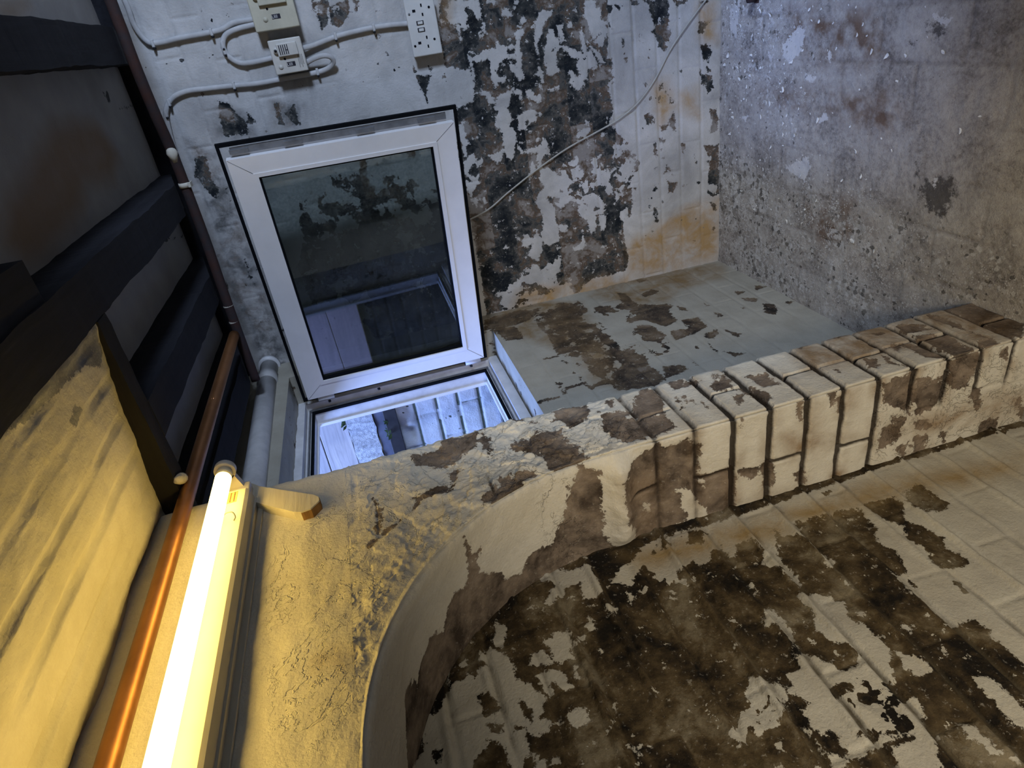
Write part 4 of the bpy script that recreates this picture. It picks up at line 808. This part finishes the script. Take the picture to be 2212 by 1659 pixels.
o = cable('electric_cable', [(y_, z_, .0045) for y_, z_ in [(.875, .016), (.800, .098), (.727, .170), (.650, .226), (.592, .285), (.553, .354), (.525, .440), (.494, .540), (.449, .645), (.399, .745), (.360, .815), (.340, .879), (.335, .93)]], 'thin grey wire slanting across the peeling wall down to the floor', .0026, 'wire')
CL = [(.955, 1.624, 0), (.960, 1.475, 0), (.928, 1.457, 0), (.913, 1.457, 0), (.815, 1.637, 1), (.790, 1.654, 1), (.829, 1.462, 0), (.828, 1.236, 0), (.905, 1.165, 0), (.911, 1.058, 0)]
CLAB = ['cable clip at the bend of the corner cable', 'cable clip on the straight run beside the beige switch box', 'left hand one of two clips on the loop between the boxes', 'right hand one of two clips on the loop between the boxes',
        'cable clip on the long bend near the iron pipe', 'second clip on the long bend, against the iron pipe', 'cable clip halfway along the long cable under the boxes', 'cable clip at the lower corner of the grey switch box', 'cable clip close to the grey switch box on the socket cable', 'cable clip nearest the double socket']
for (yy, zz, v), lab in zip(CL, CLAB):
    t = empty('cable_clip', (.0, yy, zz)); tag(t, lab, 'clip', 'cable clips')
    MB().box((.003, yy-.009, zz-.0035), (.0175, yy+.009, zz+.0035), .0015).build('saddle', M['cable'], t)
    MB().tube([(.002, yy-.011, zz), (.0185, yy-.011, zz)], .0030, 10).build('nail', M['nail'], t)

# ------------------------------------------------------------------ pipes under the ceiling
ip = MB(); P = spline([(.285, 1.25, 1.622), (.283, 1.04, 1.622), (.285, .909, 1.622), (.270, .80, 1.622), (.252, .731, 1.622), (.246, .65, 1.622), (.252, .50, 1.621), (.262, .419, 1.621), (.275, .314, 1.621), (.285, .2, 1.62), (.29, .09, 1.62)], 8)
pipe = empty('iron_pipe', (.285, .6, 1.609)); tag(pipe, 'old rusty iron pipe under the joists along the right wall', 'pipe')
ip.tube(P, .0125, 18).build('pipe_run', M['iron'], pipe)
def patch(y0, y1, x, lab):
    q = MB().tube([(x, y0, 1.6215), (x, (y0+y1)/2, 1.6215), (x, y1, 1.6215)], [.006, .0135, .006], 16)
    return q.build('paint_patch', M['flakepaint'], pipe)
patch(.690, .735, .2545, ''); patch(.30, .33, .2745, ''); patch(.255, .285, .279, '')
cl = MB().box((.235, .628, 1.605), (.262, .640, 1.612), .001); cl.tube([(.247, .628, 1.6215), (.247, .640, 1.6215)], .0145, 18)
cl.build('pipe_clip', M['flakepaint'], pipe)

wp = empty('waste_pipe', (.3, .0, 1.60)); tag(wp, 'pale grey waste pipe running above the window', 'pipe')
MB().tube([(.0, .004, 1.628), (1.02, .004, 1.612)], .0285, 28).build('pipe_run', M['waste'], wp)
MB().tube([(.0, .004, 1.628), (.018, .004, 1.628), (.020, .004, 1.628)], [.036, .036, .031], 28).build('wall_collar', M['upvc_dirty'], wp)
MB().tube([(.085, .004, 1.627), (.14, .004, 1.626)], .0315, 28).build('socket_joint', M['waste'], wp)

cp = empty('copper_pipe', (1.3, .232, 1.62)); tag(cp, 'copper pipe running above the fluorescent lamp', 'pipe')
MB().tube(spline([(.30, .239, 1.6285), (.60, .237, 1.629), (.95, .233, 1.629), (1.04, .232, 1.6285), (1.5, .231, 1.627), (2.3, .231, 1.625)], 10), .0135, 22).build('pipe_run', M['copper'], cp)
MB().tube([(.66, .2365, 1.629), (.70, .2362, 1.629)], .0132, 20).build('coupling', M['copper'], cp)
pl = MB(); rnd = random.Random(5)
pts = spline([(1.030, .262, 1.640), (1.022, .258, 1.634), (1.010, .253, 1.634), (.998, .246, 1.640)], 6)
pl.tube(pts, [.004+.005*math.sin(PI*i/(len(pts)-1))+rnd.uniform(0, .0015) for i in range(len(pts))], 12)
tag(pl.build('plaster_blob', M['plaster'], org=(1.02, .257, 1.64)), 'pale curl of plaster stuck where the copper pipe passes the dark timber', 'plaster')

# ------------------------------------------------------------------ fluorescent batten on the arch wall
def batten():
    t = empty('fluorescent_light', (1.6, YA, 1.54)); tag(t, 'lit fluorescent tube light on the yellow lit wall', 'light')
    x0, x1 = 1.092, 2.30
    b = MB(); b.prism([(YA+.002, 1.507), (YA+.040, 1.511), (YA+.044, 1.516), (YA+.044, 1.560), (YA+.040, 1.566), (YA+.002, 1.570)], 0, x0, x1)
    body = b.build('lamp_body', M['lampbody'], t)
    MB().box((x0, YA+.015, 1.5055), (x1, YA+.020, 1.5095)).build('body_seam', M['lampbody'], body)
    MB().box((x0-.008, YA+.001, 1.498), (x1, YA+.006, 1.509), .001).build('mounting_strip', M['lampbody'], body)
    ty, tz, r = YA+.072, 1.5440, .0131
    MB().tube([(x0-.002, ty, tz), (x1-.03, ty, tz)], r, 32).build('glass_tube', M['tube'], t)
    cap = MB().tube([(x0-.020, ty, tz), (x0-.003, ty, tz)], r*.99, 32).build('tube_end', M['tubecap'], t)
    lh = MB(); lh.tube([(x0-.034, ty, tz), (x0-.032, ty, tz), (x0-.022, ty, tz), (x0-.020, ty, tz)], [.0150, .0178, .0178, .0165], 32)
    lh.prism([(YA+.030, 1.522), (ty-.010, tz-.012), (ty-.004, tz+.012), (YA+.030, 1.556)], 0, x0-.032, x0-.020)
    lh.box((x0-.032, YA+.004, 1.514), (x0-.002, YA+.036, 1.562), .002)
    l = lh.build('lampholder', M['lamphold'], t)
    MB().box((x0-.0352, ty-.0016, tz-.002), (x0-.0338, ty+.0016, tz+.017)).build('lampholder_slot', M['hole'], l)
    lb = MB().box((x0+.004, YA+.0438, 1.528), (x0+.034, YA+.0444, 1.556)).build('rating_label', M['paper'], t)
    for i in range(4):
        z = 1.5325+i*.0062
        q = MB(); x = x0+.006
        while x < x0+.032:
            L = random.uniform(.0012, .0042); q.box((x, YA+.0443, z-.0011), (min(x+L, x0+.032), YA+.0447, z+.0011)); x += L+.0009
        q.build('printed_line', M['print'], lb)
    c = MB(); c.tube(spline([(x0+.078, YA+.0445, 1.548), (x0+.076, YA+.054, 1.538), (x0+.079, YA+.056, 1.526), (x0+.085, YA+.050, 1.522), (x0+.086, YA+.0445, 1.526)], 6), .0011, 8)
    c.build('tube_clip', M['steel'], t)
batten()

# ------------------------------------------------------------------ timber packer on the wall beside the lamp
pk = empty('timber_packer', (1.10, YA, 1.46)); tag(pk, 'short painted timber offcut fixed slantwise beside the lamp end', 'timber')
out = [(1.030, 1.530), (1.060, 1.502), (1.128, 1.4085), (1.138, 1.399), (1.150, 1.398), (1.166, 1.412), (1.168, 1.428), (1.162, 1.440), (1.120, 1.490), (1.090, 1.522), (1.062, 1.532)]
MB().prism(out, 1, YA-.004, YA+.019).build('painted_face', M['packer'], pk)
MB().prism([(1.1285, 1.4078), (1.138, 1.3984), (1.150, 1.3974), (1.1666, 1.4116), (1.1686, 1.4282), (1.166, 1.4284), (1.1645, 1.4132), (1.149, 1.4002), (1.139, 1.4010), (1.130, 1.4092)], 1, YA+.000, YA+.0165).build('bare_end_grain', M['endgrain'], pk)

# ------------------------------------------------------------------ loose paint flakes on the floor
def flakes():
    protos = []; rnd = random.Random(11)
    for k in range(9):
        n = rnd.randint(6, 9); r = []
        for i in range(n):
            a = 2*PI*i/n; rr = rnd.uniform(.45, 1.); r.append((math.cos(a)*rr, math.sin(a)*rr*rnd.uniform(.35, .75)))
        vs = [(0, 0, .35)]+[(x, y, .28+.5*x*x) for x, y in r]
        m = len(vs); vs2 = vs+[(x, y, z-.12) for x, y, z in vs]
        fs = [(0, 1+i, 1+(i+1) % n) for i in range(n)]+[(m, m+1+(i+1) % n, m+1+i) for i in range(n)]+[(1+i, m+1+i, m+1+(i+1) % n, 1+(i+1) % n) for i in range(n)]
        me = bpy.data.meshes.new('paint_flake'); me.from_pydata(vs2, [], fs); me.update(); me.materials.append(M['flake']); protos.append(me)
    base = None; placed = 0
    while placed < 290:
        x = abs(rnd.gauss(.0, .42))+.03; y = rnd.uniform(.22, 1.05)
        if x > 1.05: continue
        if rnd.random() > .35+.65*math.exp(-x/.35): continue
        s = rnd.choice([.003, .0035, .004, .005, .006, .0075, .0095])*rnd.uniform(.7, 1.3)
        if base is None:
            o = bpy.data.objects.new('paint_flake', protos[0]); base = o
            tag(o, 'small curled flake of white paint lying on the floor', 'flake', 'paint flakes on the floor')
        else:
            o = base.copy(); o.data = protos[placed % 9]
        C.objects.link(o)
        zz = float((.007*fbm(np.array([x*10]), np.array([y*10]), 83)+.0035*fbm(np.array([x*50]), np.array([y*50]), 84))[0])
        o.location = (x, y, zz-.0002); o.scale = (s, s, s*.7); o.rotation_euler = (rnd.uniform(-.12, .12), rnd.uniform(-.12, .12), rnd.uniform(0, 6.28))
        placed += 1
flakes()
st = MB().tube([(.197, .829, .0), (.197, .829, .03)], .009, 14); st.box((.186, .817, -.003), (.208, .841, .004), .001)
tag(st.build('pipe_stub', M['iron'], org=(.197, .829, 0)), 'short dark metal stub rising from the floor at the picture edge', 'pipe')

# ------------------------------------------------------------------ light
def area(name, loc, target, size, col, power, sy=None):
    l = bpy.data.lights.new(name, 'AREA'); l.energy = power; l.color = col
    l.size = size
    if sy: l.shape = 'RECTANGLE'; l.size_y = sy
    o = bpy.data.objects.new(name, l); C.objects.link(o); o.location = loc
    o.rotation_euler = (Vector(target)-Vector(loc)).to_track_quat('-Z', 'Y').to_euler()
    return o
def spot(name, loc, target, angle, blend, size, col, power):
    l = bpy.data.lights.new(name, 'SPOT'); l.energy = power; l.color = col
    l.spot_size = math.radians(angle); l.spot_blend = blend; l.shadow_soft_size = size
    o = bpy.data.objects.new(name, l); C.objects.link(o); o.location = loc
    o.rotation_euler = (Vector(target)-Vector(loc)).to_track_quat('-Z', 'Y').to_euler()
    return o
area('daylight_outside', (.62, -1.05, 2.5), (.42, -.1, 1.0), .9, (.27, .43, 1.0), 98)
spot('cellar_lamp', (1.6, 2.3, 1.35), (0, .5, .85), 66, .55, .16, (.60, .74, 1.0), 128)
spot('warm_fill_arch', (2.75, 1.0, .75), (1.35, .05, .42), 64, .7, .14, (1.0, .88, .70), 62)  # added warm fill, unseen, brightens the jamb and alcove
w = bpy.data.worlds.new('dim_daylight'); bpy.context.scene.world = w; w.use_nodes = True
bg = w.node_tree.nodes['Background']; bg.inputs[0].default_value = (.90, .95, 1.0, 1); bg.inputs[1].default_value = .15

# ------------------------------------------------------------------ camera
Rw = ((0.25029772, -0.14326877, -0.95750985), (0.43866709, -0.86486857, 0.2440769), (-0.86308877, -0.48111995, -0.15362734))
cam = bpy.data.cameras.new('camera'); co = bpy.data.objects.new('camera', cam); C.objects.link(co)
r, d, f = (Vector(q) for q in Rw)
mt = Matrix((r, -d, -f)).transposed().to_4x4(); mt.translation = Vector((2.09233, .87554, 1.20962))
co.matrix_world = mt
cam.sensor_fit = 'HORIZONTAL'; cam.sensor_width = 36; cam.lens = 1414.965/2212*36; cam.clip_start = .02
sc = bpy.context.scene; sc.camera = co
sc.view_settings.view_transform = 'Standard'; sc.view_settings.look = 'None'
sc.view_settings.gamma = 1; sc.view_settings.use_curve_mapping = False; sc.view_settings.exposure = 0.22
cy = sc.cycles
cy.max_bounces = 4; cy.diffuse_bounces = 3; cy.glossy_bounces = 3; cy.transmission_bounces = 3; cy.transparent_max_bounces = 6
cy.use_adaptive_sampling = True; cy.adaptive_threshold = .04; cy.adaptive_min_samples = 12
